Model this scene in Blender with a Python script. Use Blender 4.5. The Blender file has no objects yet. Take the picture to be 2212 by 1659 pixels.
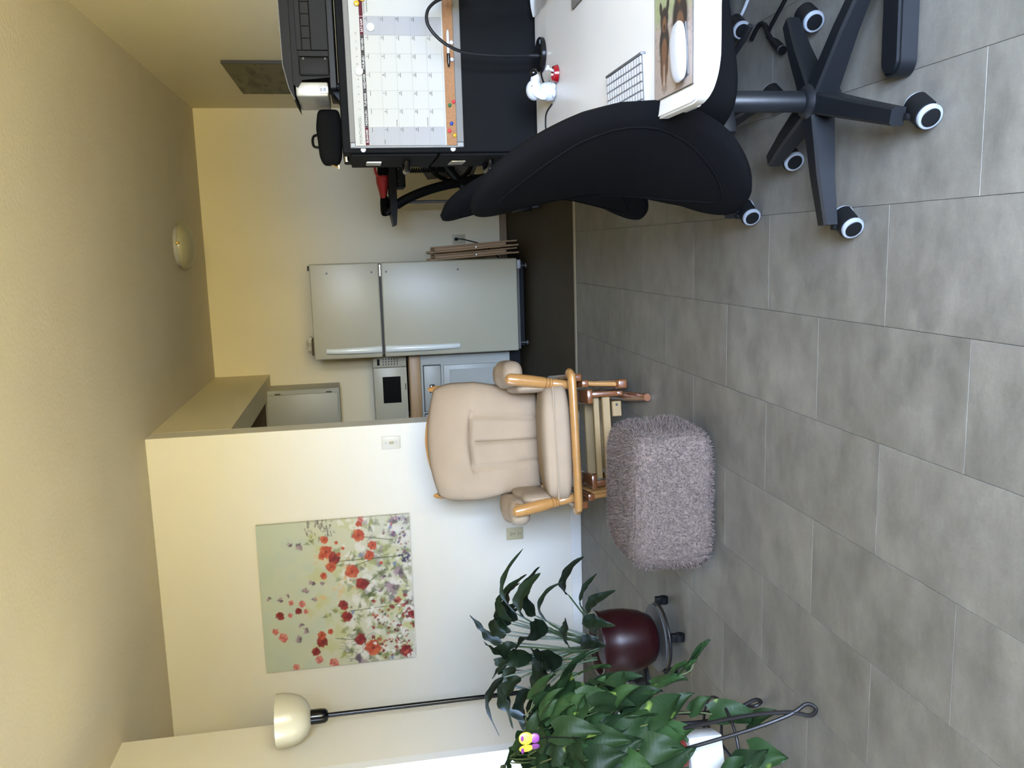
import bpy, bmesh, math, random
import numpy as np
from mathutils import Vector, Matrix, Euler
random.seed(7); RNG = np.random.RandomState(11)
C = bpy.context.scene.collection
SC = bpy.context.scene
PI = math.pi

# ------------------------------------------------------------------ camera
cam_d = bpy.data.cameras.new('camera'); cam = bpy.data.objects.new('camera', cam_d); C.objects.link(cam)
cam_d.sensor_fit = 'HORIZONTAL'; cam_d.sensor_width = 36.0; cam_d.lens = 36.0 * 1849.56 / 2212.0
cam_d.clip_start = 0.02; cam_d.clip_end = 200
def cam_axes(pitch, roll, yaw):
    fwd = Vector((math.sin(yaw)*math.cos(pitch), math.cos(yaw)*math.cos(pitch), -math.sin(pitch)))
    right = Vector((math.cos(yaw), -math.sin(yaw), 0)); down = fwd.cross(right)
    c, s = math.cos(roll), math.sin(roll)
    return c*right + s*down, -s*right + c*down, fwd
r_, d_, f_ = cam_axes(0.169, 0.056, -0.1613)
# the photograph was taken with the phone held on its side: picture right = towards the floor
m = Matrix((d_, r_, -f_)).transposed().to_4x4(); m.translation = Vector((0, 0, 1.2363))
cam.matrix_world = m
SC.camera = cam

# ------------------------------------------------------------------ world: cool sky above, sunlit ground below
W = bpy.data.worlds.new('outdoors'); SC.world = W; W.use_nodes = True
nt = W.node_tree; nt.nodes.clear()
tc = nt.nodes.new('ShaderNodeTexCoord'); sep = nt.nodes.new('ShaderNodeSeparateXYZ')
rmp = nt.nodes.new('ShaderNodeMapRange'); rmp.inputs['From Min'].default_value = -0.06; rmp.inputs['From Max'].default_value = 0.06
mixc = nt.nodes.new('ShaderNodeMix'); mixc.data_type = 'RGBA'
mixc.inputs['A'].default_value = (18.8, 14.4, 6.4, 1)     # sunlit ground outside
mixc.inputs['B'].default_value = (31.0, 38.0, 57.0, 1)      # sky
bg = nt.nodes.new('ShaderNodeBackground'); bg.inputs['Strength'].default_value = 1.0
wo = nt.nodes.new('ShaderNodeOutputWorld')
nt.links.new(tc.outputs['Generated'], sep.inputs[0]); nt.links.new(sep.outputs['Z'], rmp.inputs['Value'])
nt.links.new(rmp.outputs['Result'], mixc.inputs['Factor']); nt.links.new(mixc.outputs['Result'], bg.inputs['Color'])
nt.links.new(bg.outputs[0], wo.inputs[0])

def portal(name, loc, rot, sx, sy):
    l = bpy.data.lights.new(name, 'AREA'); l.shape = 'RECTANGLE'; l.size = sx; l.size_y = sy
    l.cycles.is_portal = True
    o = bpy.data.objects.new(name, l); C.objects.link(o); o.location = loc; o.rotation_euler = rot
    return o
# openings of the room (daylight enters only here)
PD = dict(x0=0.16, x1=1.10, z0=0.06, z1=2.06, y=-0.62)     # patio door behind the photographer
PW = dict(y0=2.85, y1=3.452, z0=0.62, z1=2.02, x=-2.22)    # window in the left wall
portal('daylight_patio_door', ((PD['x0']+PD['x1'])/2, PD['y']-0.16, (PD['z0']+PD['z1'])/2), (PI/2, 0, 0), PD['x1']-PD['x0'], PD['z1']-PD['z0'])
portal('daylight_window', (PW['x']-0.16, (PW['y0']+PW['y1'])/2, (PW['z0']+PW['z1'])/2), (PI/2, 0, -PI/2), PW['y1']-PW['y0'], PW['z1']-PW['z0'])

SC.view_settings.view_transform = 'Standard'; SC.view_settings.look = 'None'
SC.view_settings.exposure = 2.0; SC.view_settings.gamma = 1.0; SC.view_settings.use_curve_mapping = False
SC.cycles.max_bounces = 10; SC.cycles.diffuse_bounces = 6; SC.cycles.sample_clamp_indirect = 8.0

# ------------------------------------------------------------------ materials
def lin(c):
    return tuple((x/12.92 if x <= 0.04045 else ((x+0.055)/1.055)**2.4) for x in c)
def rgb(r, g, b): return lin((r/255.0, g/255.0, b/255.0))
MATS = {}
def mat(name, col, rough=0.5, metal=0.0, var=0.0, vscale=8.0, bump=0.0, bscale=60.0, spec=0.5, aniso=None, rnd=0.0, coat=0.0):
    """procedural principled material: colour varied by noise, fine bump, per-object tone"""
    if name in MATS: return MATS[name]
    M = bpy.data.materials.new(name); M.use_nodes = True; t = M.node_tree
    p = t.nodes['Principled BSDF']
    p.inputs['Roughness'].default_value = rough; p.inputs['Metallic'].default_value = metal
    p.inputs['Specular IOR Level'].default_value = spec
    if coat: p.inputs['Coat Weight'].default_value = coat; p.inputs['Coat Roughness'].default_value = 0.08
    p.inputs['Base Color'].default_value = (*col, 1)
    co = t.nodes.new('ShaderNodeTexCoord'); mp = t.nodes.new('ShaderNodeMapping')
    t.links.new(co.outputs['Object'], mp.inputs[0])
    if aniso: mp.inputs['Scale'].default_value = aniso
    out = None
    if var or rnd:
        n = t.nodes.new('ShaderNodeTexNoise'); n.inputs['Scale'].default_value = vscale; n.inputs['Detail'].default_value = 5
        t.links.new(mp.outputs[0], n.inputs['Vector'])
        mr = t.nodes.new('ShaderNodeMapRange'); mr.inputs['From Min'].default_value = 0.25; mr.inputs['From Max'].default_value = 0.75
        mr.inputs['To Min'].default_value = 1-var; mr.inputs['To Max'].default_value = 1+var
        t.links.new(n.outputs['Fac'], mr.inputs['Value'])
        last = mr.outputs['Result']
        if rnd:
            oi = t.nodes.new('ShaderNodeObjectInfo'); m2 = t.nodes.new('ShaderNodeMapRange')
            m2.inputs['To Min'].default_value = 1-rnd; m2.inputs['To Max'].default_value = 1+rnd
            t.links.new(oi.outputs['Random'], m2.inputs['Value'])
            mm = t.nodes.new('ShaderNodeMath'); mm.operation = 'MULTIPLY'
            t.links.new(last, mm.inputs[0]); t.links.new(m2.outputs['Result'], mm.inputs[1]); last = mm.outputs[0]
        vm = t.nodes.new('ShaderNodeVectorMath'); vm.operation = 'SCALE'; vm.inputs[0].default_value = col
        t.links.new(last, vm.inputs['Scale']); t.links.new(vm.outputs[0], p.inputs['Base Color'])
    if bump:
        n2 = t.nodes.new('ShaderNodeTexNoise'); n2.inputs['Scale'].default_value = bscale; n2.inputs['Detail'].default_value = 4
        t.links.new(mp.outputs[0], n2.inputs['Vector'])
        b = t.nodes.new('ShaderNodeBump'); b.inputs['Strength'].default_value = bump; b.inputs['Distance'].default_value = 0.004
        t.links.new(n2.outputs['Fac'], b.inputs['Height']); t.links.new(b.outputs[0], p.inputs['Normal'])
    MATS[name] = M; return M
def vcol_mat(name, rough=0.6, bump=0.0, bscale=300):
    M = bpy.data.materials.new(name); M.use_nodes = True; t = M.node_tree; p = t.nodes['Principled BSDF']
    a = t.nodes.new('ShaderNodeAttribute'); a.attribute_name = 'print'; t.links.new(a.outputs['Color'], p.inputs['Base Color'])
    p.inputs['Roughness'].default_value = rough
    if bump:
        n2 = t.nodes.new('ShaderNodeTexNoise'); n2.inputs['Scale'].default_value = bscale
        b = t.nodes.new('ShaderNodeBump'); b.inputs['Strength'].default_value = bump; b.inputs['Distance'].default_value = 0.002
        t.links.new(n2.outputs['Fac'], b.inputs['Height']); t.links.new(b.outputs[0], p.inputs['Normal'])
    MATS[name] = M; return M
def glass_mat(name='window_glass', tint=(0.93, 0.97, 0.96)):
    M = bpy.data.materials.new(name); M.use_nodes = True; t = M.node_tree; t.nodes.clear()
    tr = t.nodes.new('ShaderNodeBsdfTransparent'); tr.inputs[0].default_value = (*tint, 1)
    gl = t.nodes.new('ShaderNodeBsdfGlossy'); gl.inputs['Roughness'].default_value = 0.02
    mx = t.nodes.new('ShaderNodeMixShader'); mx.inputs[0].default_value = 0.06
    o = t.nodes.new('ShaderNodeOutputMaterial')
    t.links.new(tr.outputs[0], mx.inputs[1]); t.links.new(gl.outputs[0], mx.inputs[2]); t.links.new(mx.outputs[0], o.inputs[0])
    MATS[name] = M; return M
def tile_mat():
    """cement-look vinyl tile: cloudy tone, streaks across the tile, per-tile offset"""
    M = bpy.data.materials.new('cement_tile'); M.use_nodes = True; t = M.node_tree; p = t.nodes['Principled BSDF']
    co = t.nodes.new('ShaderNodeTexCoord'); oi = t.nodes.new('ShaderNodeObjectInfo')
    cb = t.nodes.new('ShaderNodeCombineXYZ')
    ml = t.nodes.new('ShaderNodeMath'); ml.operation = 'MULTIPLY'; ml.inputs[1].default_value = 37.0
    t.links.new(oi.outputs['Random'], ml.inputs[0]); t.links.new(ml.outputs[0], cb.inputs[2]); t.links.new(ml.outputs[0], cb.inputs[0])
    ad = t.nodes.new('ShaderNodeVectorMath'); ad.operation = 'ADD'
    t.links.new(co.outputs['Object'], ad.inputs[0]); t.links.new(cb.outputs[0], ad.inputs[1])
    def noise(scale, detail, sc):
        mp = t.nodes.new('ShaderNodeMapping'); mp.inputs['Scale'].default_value = sc
        n = t.nodes.new('ShaderNodeTexNoise'); n.inputs['Scale'].default_value = scale; n.inputs['Detail'].default_value = detail
        n.inputs['Roughness'].default_value = 0.68
        t.links.new(ad.outputs[0], mp.inputs[0]); t.links.new(mp.outputs[0], n.inputs['Vector']); return n
    n1 = noise(7.5, 10, (0.85, 1.2, 1)); n2 = noise(60, 4, (0.22, 1.3, 1)); n3 = noise(150, 3, (1, 1, 1))
    def mr(n, a, b, lo=0.3, hi=0.7):
        x = t.nodes.new('ShaderNodeMapRange'); x.inputs['From Min'].default_value = lo; x.inputs['From Max'].default_value = hi
        x.inputs['To Min'].default_value = a; x.inputs['To Max'].default_value = b
        t.links.new(n, x.inputs['Value']); return x.outputs['Result']
    def mul(a, b):
        x = t.nodes.new('ShaderNodeMath'); x.operation = 'MULTIPLY'; t.links.new(a, x.inputs[0]); t.links.new(b, x.inputs[1]); return x.outputs[0]
    v = mul(mul(mr(n1.outputs['Fac'], 0.70, 1.30), mr(n2.outputs['Fac'], 0.972, 1.028)), mul(mr(n3.outputs['Fac'], 0.94, 1.06), mr(oi.outputs['Random'], 0.95, 1.05, 0, 1)))
    vm = t.nodes.new('ShaderNodeVectorMath'); vm.operation = 'SCALE'; vm.inputs[0].default_value = rgb(95, 91, 83)
    t.links.new(v, vm.inputs['Scale']); t.links.new(vm.outputs[0], p.inputs['Base Color'])
    p.inputs['Roughness'].default_value = 0.46; p.inputs['Specular IOR Level'].default_value = 0.4
    b = t.nodes.new('ShaderNodeBump'); b.inputs['Strength'].default_value = 0.12; b.inputs['Distance'].default_value = 0.002
    t.links.new(n3.outputs['Fac'], b.inputs['Height']); t.links.new(b.outputs[0], p.inputs['Normal'])
    MATS['cement_tile'] = M; return M
def leaf_mat(name, c1, c2, splash, rough=0.38, fac=0.0):
    """glossy leaf: two greens by noise and per-leaf random, pale splashes"""
    M = bpy.data.materials.new(name); M.use_nodes = True; t = M.node_tree; p = t.nodes['Principled BSDF']
    co = t.nodes.new('ShaderNodeTexCoord'); oi = t.nodes.new('ShaderNodeObjectInfo')
    n = t.nodes.new('ShaderNodeTexNoise'); n.noise_dimensions = '4D'; n.inputs['Scale'].default_value = 14
    t.links.new(co.outputs['Object'], n.inputs['Vector'])
    ml = t.nodes.new('ShaderNodeMath'); ml.operation = 'MULTIPLY'; ml.inputs[1].default_value = 50
    t.links.new(oi.outputs['Random'], ml.inputs[0]); t.links.new(ml.outputs[0], n.inputs['W'])
    mx = t.nodes.new('ShaderNodeMix'); mx.data_type = 'RGBA'; mx.inputs['A'].default_value = (*c1, 1); mx.inputs['B'].default_value = (*c2, 1)
    t.links.new(oi.outputs['Random'], mx.inputs['Factor'])
    mr = t.nodes.new('ShaderNodeMapRange'); mr.inputs['From Min'].default_value = 0.66; mr.inputs['From Max'].default_value = 0.74
    mr.inputs['To Max'].default_value = fac
    t.links.new(n.outputs['Fac'], mr.inputs['Value'])
    m2 = t.nodes.new('ShaderNodeMix'); m2.data_type = 'RGBA'; m2.inputs['B'].default_value = (*splash, 1)
    t.links.new(mr.outputs['Result'], m2.inputs['Factor']); t.links.new(mx.outputs['Result'], m2.inputs['A'])
    t.links.new(m2.outputs['Result'], p.inputs['Base Color'])
    p.inputs['Roughness'].default_value = rough; p.inputs['Specular IOR Level'].default_value = 0.16
    # side veins as fine relief
    wv = t.nodes.new('ShaderNodeTexWave'); wv.inputs['Scale'].default_value = 26; wv.bands_direction = 'Y'; wv.inputs['Distortion'].default_value = 1.2
    t.links.new(co.outputs['Object'], wv.inputs['Vector'])
    b = t.nodes.new('ShaderNodeBump'); b.inputs['Strength'].default_value = 0.15; b.inputs['Distance'].default_value = 0.001
    t.links.new(wv.outputs['Fac'], b.inputs['Height']); t.links.new(b.outputs[0], p.inputs['Normal'])
    MATS[name] = M; return M

KHAKI = mat('kitchen_wall_paint', rgb(216, 206, 176), 0.55, var=0.02, vscale=2, bump=0.12, bscale=160)
WALL = mat('wall_paint', rgb(209, 205, 194), 0.55, var=0.02, vscale=2, bump=0.12, bscale=160)
CEIL = mat('ceiling_paint', rgb(200, 191, 172), 0.8, var=0.03, vscale=3, bump=0.45, bscale=55)
WHITE_TRIM = mat('white_trim', rgb(214, 214, 212), 0.4, var=0.01)
BROWN_BASE = mat('brown_baseboard', rgb(122, 98, 66), 0.5, var=0.1, vscale=20, aniso=(0.3, 1, 4))
STRIP = mat('transition_strip', rgb(150, 144, 128), 0.4, metal=0.6)
KFLOOR = mat('kitchen_wood_vinyl', rgb(56, 48, 33), 0.6, spec=0.12, var=0.3, vscale=70, aniso=(0.06, 1, 1), bump=0.05, bscale=120)
GROUT = mat('tile_bed', rgb(92, 90, 86), 0.8, var=0.05)
TILE = tile_mat(); GLASS = glass_mat(); SCREEN = glass_mat('dimmed_window_glass', (0.34, 0.37, 0.38))  # left window pane tinted dark only to cut its daylight, no screen modelled
APPL = mat('appliance_white', rgb(170, 165, 144), 0.36, spec=0.35, var=0.015, bump=0.06, bscale=420)
APPL_H = mat('appliance_handle', rgb(214, 218, 212), 0.22, var=0.01)
CABW = mat('cabinet_white', rgb(160, 160, 150), 0.42, var=0.02)
SHADEBRN = mat('painted_shade_brown', rgb(60, 48, 34), 0.6, var=0.1)  # dark brown standing in for shade above the wall cupboards
OAKTOP = mat('counter_wood', rgb(156, 122, 78), 0.45, var=0.15, vscale=25, aniso=(0.3, 1, 3))
BLACKP = mat('black_plastic', rgb(11, 11, 12), 0.5, var=0.05, spec=0.16)
BLACKG = mat('black_gloss', rgb(8, 8, 9), 0.2, spec=0.3, var=0.02)
BLACKM = mat('black_powder_metal', rgb(12, 13, 15), 0.42, var=0.05, bump=0.05, bscale=500, spec=0.25)
CABBLK = mat('filing_cabinet_black', rgb(7, 7, 7), 0.65, var=0.03, bump=0.05, bscale=400, spec=0.06)
FABRIC = mat('black_chair_fabric', rgb(6, 6, 7), 0.9, var=0.07, vscale=240, bump=0.25, bscale=900, spec=0.05)
GREYRING = mat('grey_tyre', rgb(112, 115, 120), 0.5, var=0.03)
CHROME = mat('chrome', rgb(200, 200, 196), 0.15, metal=1.0, var=0.02)
ALU = mat('brushed_aluminium', rgb(96, 94, 91), 0.7, metal=0.0, spec=0.2, var=0.03, vscale=60, aniso=(0.2, 3, 3))
GREYMET = mat('grey_metal', rgb(84, 84, 84), 0.5, metal=0.3, var=0.03)
HONEY = mat('honey_wood', rgb(156, 112, 62), 0.28, var=0.10, vscale=16, aniso=(1, 1, 0.18), coat=0.4)
REDWOOD = mat('glossy_red_brown_wood', rgb(108, 64, 34), 0.25, var=0.14, vscale=14, aniso=(1, 0.25, 1), coat=0.6)
PALEWOOD = mat('pale_raw_wood', rgb(136, 110, 68), 0.5, var=0.12, vscale=14, aniso=(0.2, 2, 2))
DARKWOOD = mat('weathered_slat_wood', rgb(164, 132, 96), 0.55, var=0.16, vscale=18, aniso=(1, 1, 0.2))
CUSHION = mat('beige_suede', rgb(150, 131, 109), 0.9, var=0.05, vscale=9, bump=0.12, bscale=260, spec=0.2)
SHAG = mat('taupe_shag', rgb(101, 88, 81), 0.95, var=0.38, vscale=150, bump=0.5, bscale=260, spec=0.1)
DESKW = mat('desk_white', rgb(190, 188, 184), 0.35, var=0.01)
KEYTRAY = mat('keyboard_tray', rgb(120, 120, 124), 0.4, var=0.01)
WHITEP = mat('white_plastic', rgb(158, 159, 163), 0.3, var=0.01)
IVORYP = mat('ivory_plate', rgb(176, 168, 138), 0.4, var=0.01)
WHITEPL = mat('white_plate', rgb(196, 192, 180), 0.35, var=0.01)
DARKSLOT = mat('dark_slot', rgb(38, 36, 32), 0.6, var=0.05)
BOWLM = mat('milky_lamp_bowl', rgb(176, 171, 152), 0.25, var=0.01)
CORK = mat('cork', rgb(118, 83, 52), 0.85, var=0.18, vscale=160, bump=0.2, bscale=400)
PAPERW = mat('whiteboard_white', rgb(143, 142, 137), 0.65, var=0.005, spec=0.15)
WEEKEND = mat('weekend_column_grey', rgb(125, 125, 126), 0.65, var=0.005, spec=0.15)
PGREY = mat('print_grey', rgb(88, 86, 82), 0.7, spec=0.12, var=0.01)
PLIGHT = mat('print_light_grey', rgb(105, 105, 105), 0.7, spec=0.12, var=0.01)
PINK = mat('ink_dark', rgb(20, 20, 21), 0.7, spec=0.1, var=0.02)
HDRK = mat('header_charcoal', rgb(46, 43, 42), 0.7, spec=0.12, var=0.01)
HDRM = mat('header_maroon', rgb(64, 20, 28), 0.7, spec=0.12, var=0.01)
PRNW = mat('print_white', rgb(160, 160, 158), 0.7, spec=0.12, var=0.01)
RED = mat('red_gloss', rgb(112, 10, 15), 0.2, var=0.03)
PINRED = mat('pin_red', rgb(172, 36, 46), 0.3, var=0.02)
PINGRN = mat('pin_green', rgb(14, 74, 42), 0.3, var=0.02)
PINBLU = mat('pin_blue', rgb(14, 46, 122), 0.3, var=0.02)
PINYEL = mat('pin_yellow', rgb(158, 126, 26), 0.3, var=0.02)
MAGYEL = mat('magnet_yellow', rgb(160, 124, 8), 0.35, var=0.02)
CLEARM = mat('clear_plastic_ring', rgb(150, 150, 144), 0.12, var=0.02)
POTRED = mat('oxblood_glaze', rgb(32, 6, 8), 0.3, var=0.18, vscale=6, coat=0.15)
POTBRN = mat('red_brown_pot', rgb(112, 44, 34), 0.35, var=0.12, vscale=9)
SOIL = mat('potting_soil', rgb(58, 44, 34), 0.95, var=0.35, vscale=90, bump=0.8, bscale=200)
STEMG = mat('green_stem', rgb(44, 60, 32), 0.5, var=0.1)
VINE = mat('pothos_vine', rgb(66, 74, 38), 0.55, var=0.12)
WIRE = mat('dark_wire', rgb(24, 21, 21), 0.45, metal=0.2, spec=0.3, var=0.08)
LILY = leaf_mat('peace_lily_leaf', rgb(11, 20, 12), rgb(23, 37, 20), rgb(70, 96, 56), 0.5, 0.15)
POTHOS = leaf_mat('pothos_leaf', rgb(20, 35, 18), rgb(40, 62, 31), rgb(130, 152, 66), 0.5, 0.75)
REDBAG = mat('red_cloth', rgb(158, 34, 32), 0.7, var=0.1, bump=0.2)
BLACKCLOTH = mat('black_cloth', rgb(9, 9, 8), 0.85, var=0.1, bump=0.2, bscale=500, spec=0.06)
PRNSILV = mat('printer_silver', rgb(138, 136, 127), 0.32, metal=0.4, var=0.02)
PRNTBLK = mat('printer_black', rgb(17, 16, 15), 0.6, var=0.04, bump=0.05, bscale=600, spec=0.12)
BRASS = mat('brass', rgb(190, 160, 96), 0.3, metal=0.9, var=0.03)
CARD = mat('brown_cardboard', rgb(84, 66, 44), 0.8, var=0.12)
BAGPL = mat('thin_plastic_bag', rgb(206, 200, 176), 0.3, var=0.08)
CEILGL = mat('frosted_lamp_glass', rgb(150, 146, 124), 0.3, var=0.03)

# ------------------------------------------------------------------ geometry helpers
def NB(): return bmesh.new()
def add_box(bm, lo, hi, bevel=0.0, seg=2, mtx=None):
    lo, hi = Vector(lo), Vector(hi); c = (lo+hi)/2; s = hi-lo
    r = bmesh.ops.create_cube(bm, size=1.0, matrix=Matrix.Translation(c) @ Matrix.Diagonal((s.x, s.y, s.z, 1)))
    vs = r['verts']
    if bevel > 0:
        es = list({e for v in vs for e in v.link_edges})
        rb = bmesh.ops.bevel(bm, geom=es, offset=bevel, segments=seg, profile=0.5, affect='EDGES')
        vs = list({v for f in rb['faces'] for v in f.verts} | {v for v in vs if v.is_valid})
    if mtx is not None: bmesh.ops.transform(bm, matrix=mtx, verts=[v for v in vs if v.is_valid])
    return vs
def frame_for(d):
    d = d.normalized(); a = Vector((0, 0, 1)) if abs(d.z) < 0.9 else Vector((1, 0, 0))
    x = d.cross(a).normalized(); y = d.cross(x).normalized(); return x, y
def add_tube(bm, pts, r, n=8, caps=True, flat=None):
    """tube through points; r scalar or list; flat=(sx,sy) squashes the section"""
    pts = [Vector(p) for p in pts]; rs = r if isinstance(r, (list, tuple)) else [r]*len(pts)
    rings = []; px = None
    for i, p in enumerate(pts):
        if i == 0: d = pts[1]-pts[0]
        elif i == len(pts)-1: d = pts[-1]-pts[-2]
        else: d = pts[i+1]-pts[i-1]
        d.normalize()
        if px is None: x, y = frame_for(d)
        else:
            x = (px - d*px.dot(d)).normalized(); y = d.cross(x)
        px = x; fx, fy = flat if flat else (1, 1)
        rings.append([bm.verts.new(p + x*math.cos(2*PI*k/n)*rs[i]*fx + y*math.sin(2*PI*k/n)*rs[i]*fy) for k in range(n)])
    for a, b in zip(rings, rings[1:]):
        for k in range(n): bm.faces.new((a[k], a[(k+1) % n], b[(k+1) % n], b[k]))
    if caps:
        bm.faces.new(rings[0][::-1]); bm.faces.new(rings[-1])
    return [v for rr in rings for v in rr]
def add_cyl(bm, p0, p1, r0, r1=None, n=16):
    return add_tube(bm, [p0, p1], [r0, r0 if r1 is None else r1], n)
def add_lathe(bm, prof, n=32, mtx=None, cap0=True, cap1=True):
    rings = []
    for (r, z) in prof:
        rings.append([bm.verts.new((r*math.cos(2*PI*k/n), r*math.sin(2*PI*k/n), z)) for k in range(n)])
    for a, b in zip(rings, rings[1:]):
        for k in range(n): bm.faces.new((a[k], a[(k+1) % n], b[(k+1) % n], b[k]))
    if cap0: bm.faces.new(rings[0][::-1])
    if cap1: bm.faces.new(rings[-1])
    vs = [v for rr in rings for v in rr]
    if mtx is not None: bmesh.ops.transform(bm, matrix=mtx, verts=vs)
    return vs
def add_prism(bm, poly, lo, hi, axis='z'):
    def P(a, b, h):
        return {'z': (a, b, h), 'y': (a, h, b), 'x': (h, a, b)}[axis]
    A = [bm.verts.new(P(a, b, lo)) for a, b in poly]; B = [bm.verts.new(P(a, b, hi)) for a, b in poly]
    n = len(poly); bm.faces.new(A[::-1]); bm.faces.new(B)
    for k in range(n): bm.faces.new((A[k], A[(k+1) % n], B[(k+1) % n], B[k]))
    bmesh.ops.recalc_face_normals(bm, faces=bm.faces)
    return A+B
def add_pillow(bm, c, h, e=0.5, nu=28, nv=16, mtx=None, fn=None):
    """superellipsoid: e small = boxy"""
    def sg(x, p): return math.copysign(abs(x)**p, x)
    rows = []
    for j in range(nv+1):
        a = -PI/2 + PI*j/nv; row = []
        for i in range(nu):
            b = 2*PI*i/nu
            p = Vector((h[0]*sg(math.cos(a), e)*sg(math.cos(b), e), h[1]*sg(math.cos(a), e)*sg(math.sin(b), e), h[2]*sg(math.sin(a), e)))
            if fn: p = fn(p)
            row.append(bm.verts.new(p+Vector(c)))
        rows.append(row)
    for a, b in zip(rows, rows[1:]):
        for i in range(nu): bm.faces.new((a[i], a[(i+1) % nu], b[(i+1) % nu], b[i]))
    vs = [v for r in rows for v in r]
    if mtx is not None: bmesh.ops.transform(bm, matrix=mtx, verts=vs)
    bmesh.ops.remove_doubles(bm, verts=vs, dist=1e-6)
    return vs
def finish(bm, smooth=35):
    me = bpy.data.meshes.new('m')
    bmesh.ops.recalc_face_normals(bm, faces=bm.faces)
    bm.to_mesh(me); bm.free()
    if smooth:
        me.polygons.foreach_set('use_smooth', [True]*len(me.polygons))
        me.set_sharp_from_angle(angle=math.radians(smooth))
    return me
def part(name, bm, material, parent=None, smooth=35, loc=None, rot=None, label=None):
    me = finish(bm, smooth) if isinstance(bm, bmesh.types.BMesh) else bm
    me.name = name
    o = bpy.data.objects.new(name, me); C.objects.link(o)
    if material is not None:
        if len(me.materials) == 0: me.materials.append(material)
    if parent is not None: o.parent = parent
    if loc is not None: o.location = loc
    if rot is not None: o.rotation_euler = rot
    if label: o['label'] = label
    return o
def tag(o, label, cat, group=None, kind=None):
    o['label'] = label; o['category'] = cat
    if group: o['group'] = group
    if kind: o['kind'] = kind
    return o
def thing(name, label, cat, loc=(0, 0, 0), rz=0.0, group=None):
    o = bpy.data.objects.new(name, None); C.objects.link(o); o.empty_display_size = 0.05
    o.location = loc; o.rotation_euler = (0, 0, rz)
    return tag(o, label, cat, group)
def struct(name, bm, material, parent=None, smooth=0, label=None):
    o = part(name, bm, material, parent, smooth)
    if parent is None: o['kind'] = 'structure'
    if label: o['label'] = label
    return o
def bx(lo, hi, bevel=0.0, seg=2):
    b = NB(); add_box(b, lo, hi, bevel, seg); return b
def copy_tree(o, parent=None):
    c = o.copy(); C.objects.link(c); c.parent = parent
    for ch in o.children: copy_tree(ch, c)
    return c
def rotm(axis, deg): return Matrix.Rotation(math.radians(deg), 4, axis)
def smoothpath(pts, n=6):
    """Catmull-Rom through points"""
    P = [Vector(p) for p in pts]; out = []
    for i in range(len(P)-1):
        p0 = P[max(i-1, 0)]; p1 = P[i]; p2 = P[i+1]; p3 = P[min(i+2, len(P)-1)]
        for k in range(n):
            t = k/n
            out.append(0.5*((2*p1)+(p2-p0)*t+(2*p0-5*p1+4*p2-p3)*t*t+(3*p1-p0-3*p2+p3)*t**3))
    out.append(P[-1]); return out
def text_into(bm, s, size, mtx, align='LEFT', bold=0.0):
    cu = bpy.data.curves.new('t', 'FONT'); cu.body = s; cu.size = size; cu.align_x = align; cu.resolution_u = 2; cu.offset = bold
    ob = bpy.data.objects.new('t', cu)
    me = bpy.data.meshes.new_from_object(ob)
    me.transform(mtx); bm.from_mesh(me)
    bpy.data.objects.remove(ob); bpy.data.curves.remove(cu); bpy.data.meshes.remove(me)
FRONT = rotm('X', 90)       # text lying on a wall that faces -Y
def printed_plane(w, h, colors, thick, axes):
    """a board whose front carries a print stored per vertex; axes(s,t,d) -> local position"""
    ny, nx, _ = colors.shape
    vs = [axes(i/(nx-1), j/(ny-1), 0.0) for j in range(ny) for i in range(nx)]
    fs = [(j*nx+i, j*nx+i+1, (j+1)*nx+i+1, (j+1)*nx+i) for j in range(ny-1) for i in range(nx-1)]
    nb = len(vs)
    ring = [i for i in range(nx)] + [j*nx+nx-1 for j in range(1, ny)] + [(ny-1)*nx+i for i in range(nx-2, -1, -1)] + [j*nx for j in range(ny-2, 0, -1)]
    back = {}
    for k in ring:
        j, i = divmod(k, nx); back[k] = len(vs); vs.append(axes(i/(nx-1), j/(ny-1), thick))
    for a, b in zip(ring, ring[1:]+ring[:1]): fs.append((a, back[a], back[b], b))
    fs.append([back[k] for k in ring][::-1])
    me = bpy.data.meshes.new('print'); me.from_pydata([tuple(v) for v in vs], [], fs); me.update()
    col = np.ones((len(vs), 4), np.float32); col[:nb, :3] = colors.reshape(-1, 3)
    for k in ring: col[back[k], :3] = col[k, :3]
    at = me.color_attributes.new('print', 'FLOAT_COLOR', 'POINT'); at.data.foreach_set('color', col.ravel())
    bm = bmesh.new(); bm.from_mesh(me); bmesh.ops.recalc_face_normals(bm, faces=bm.faces); bm.to_mesh(me); bm.free()
    return me
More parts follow.
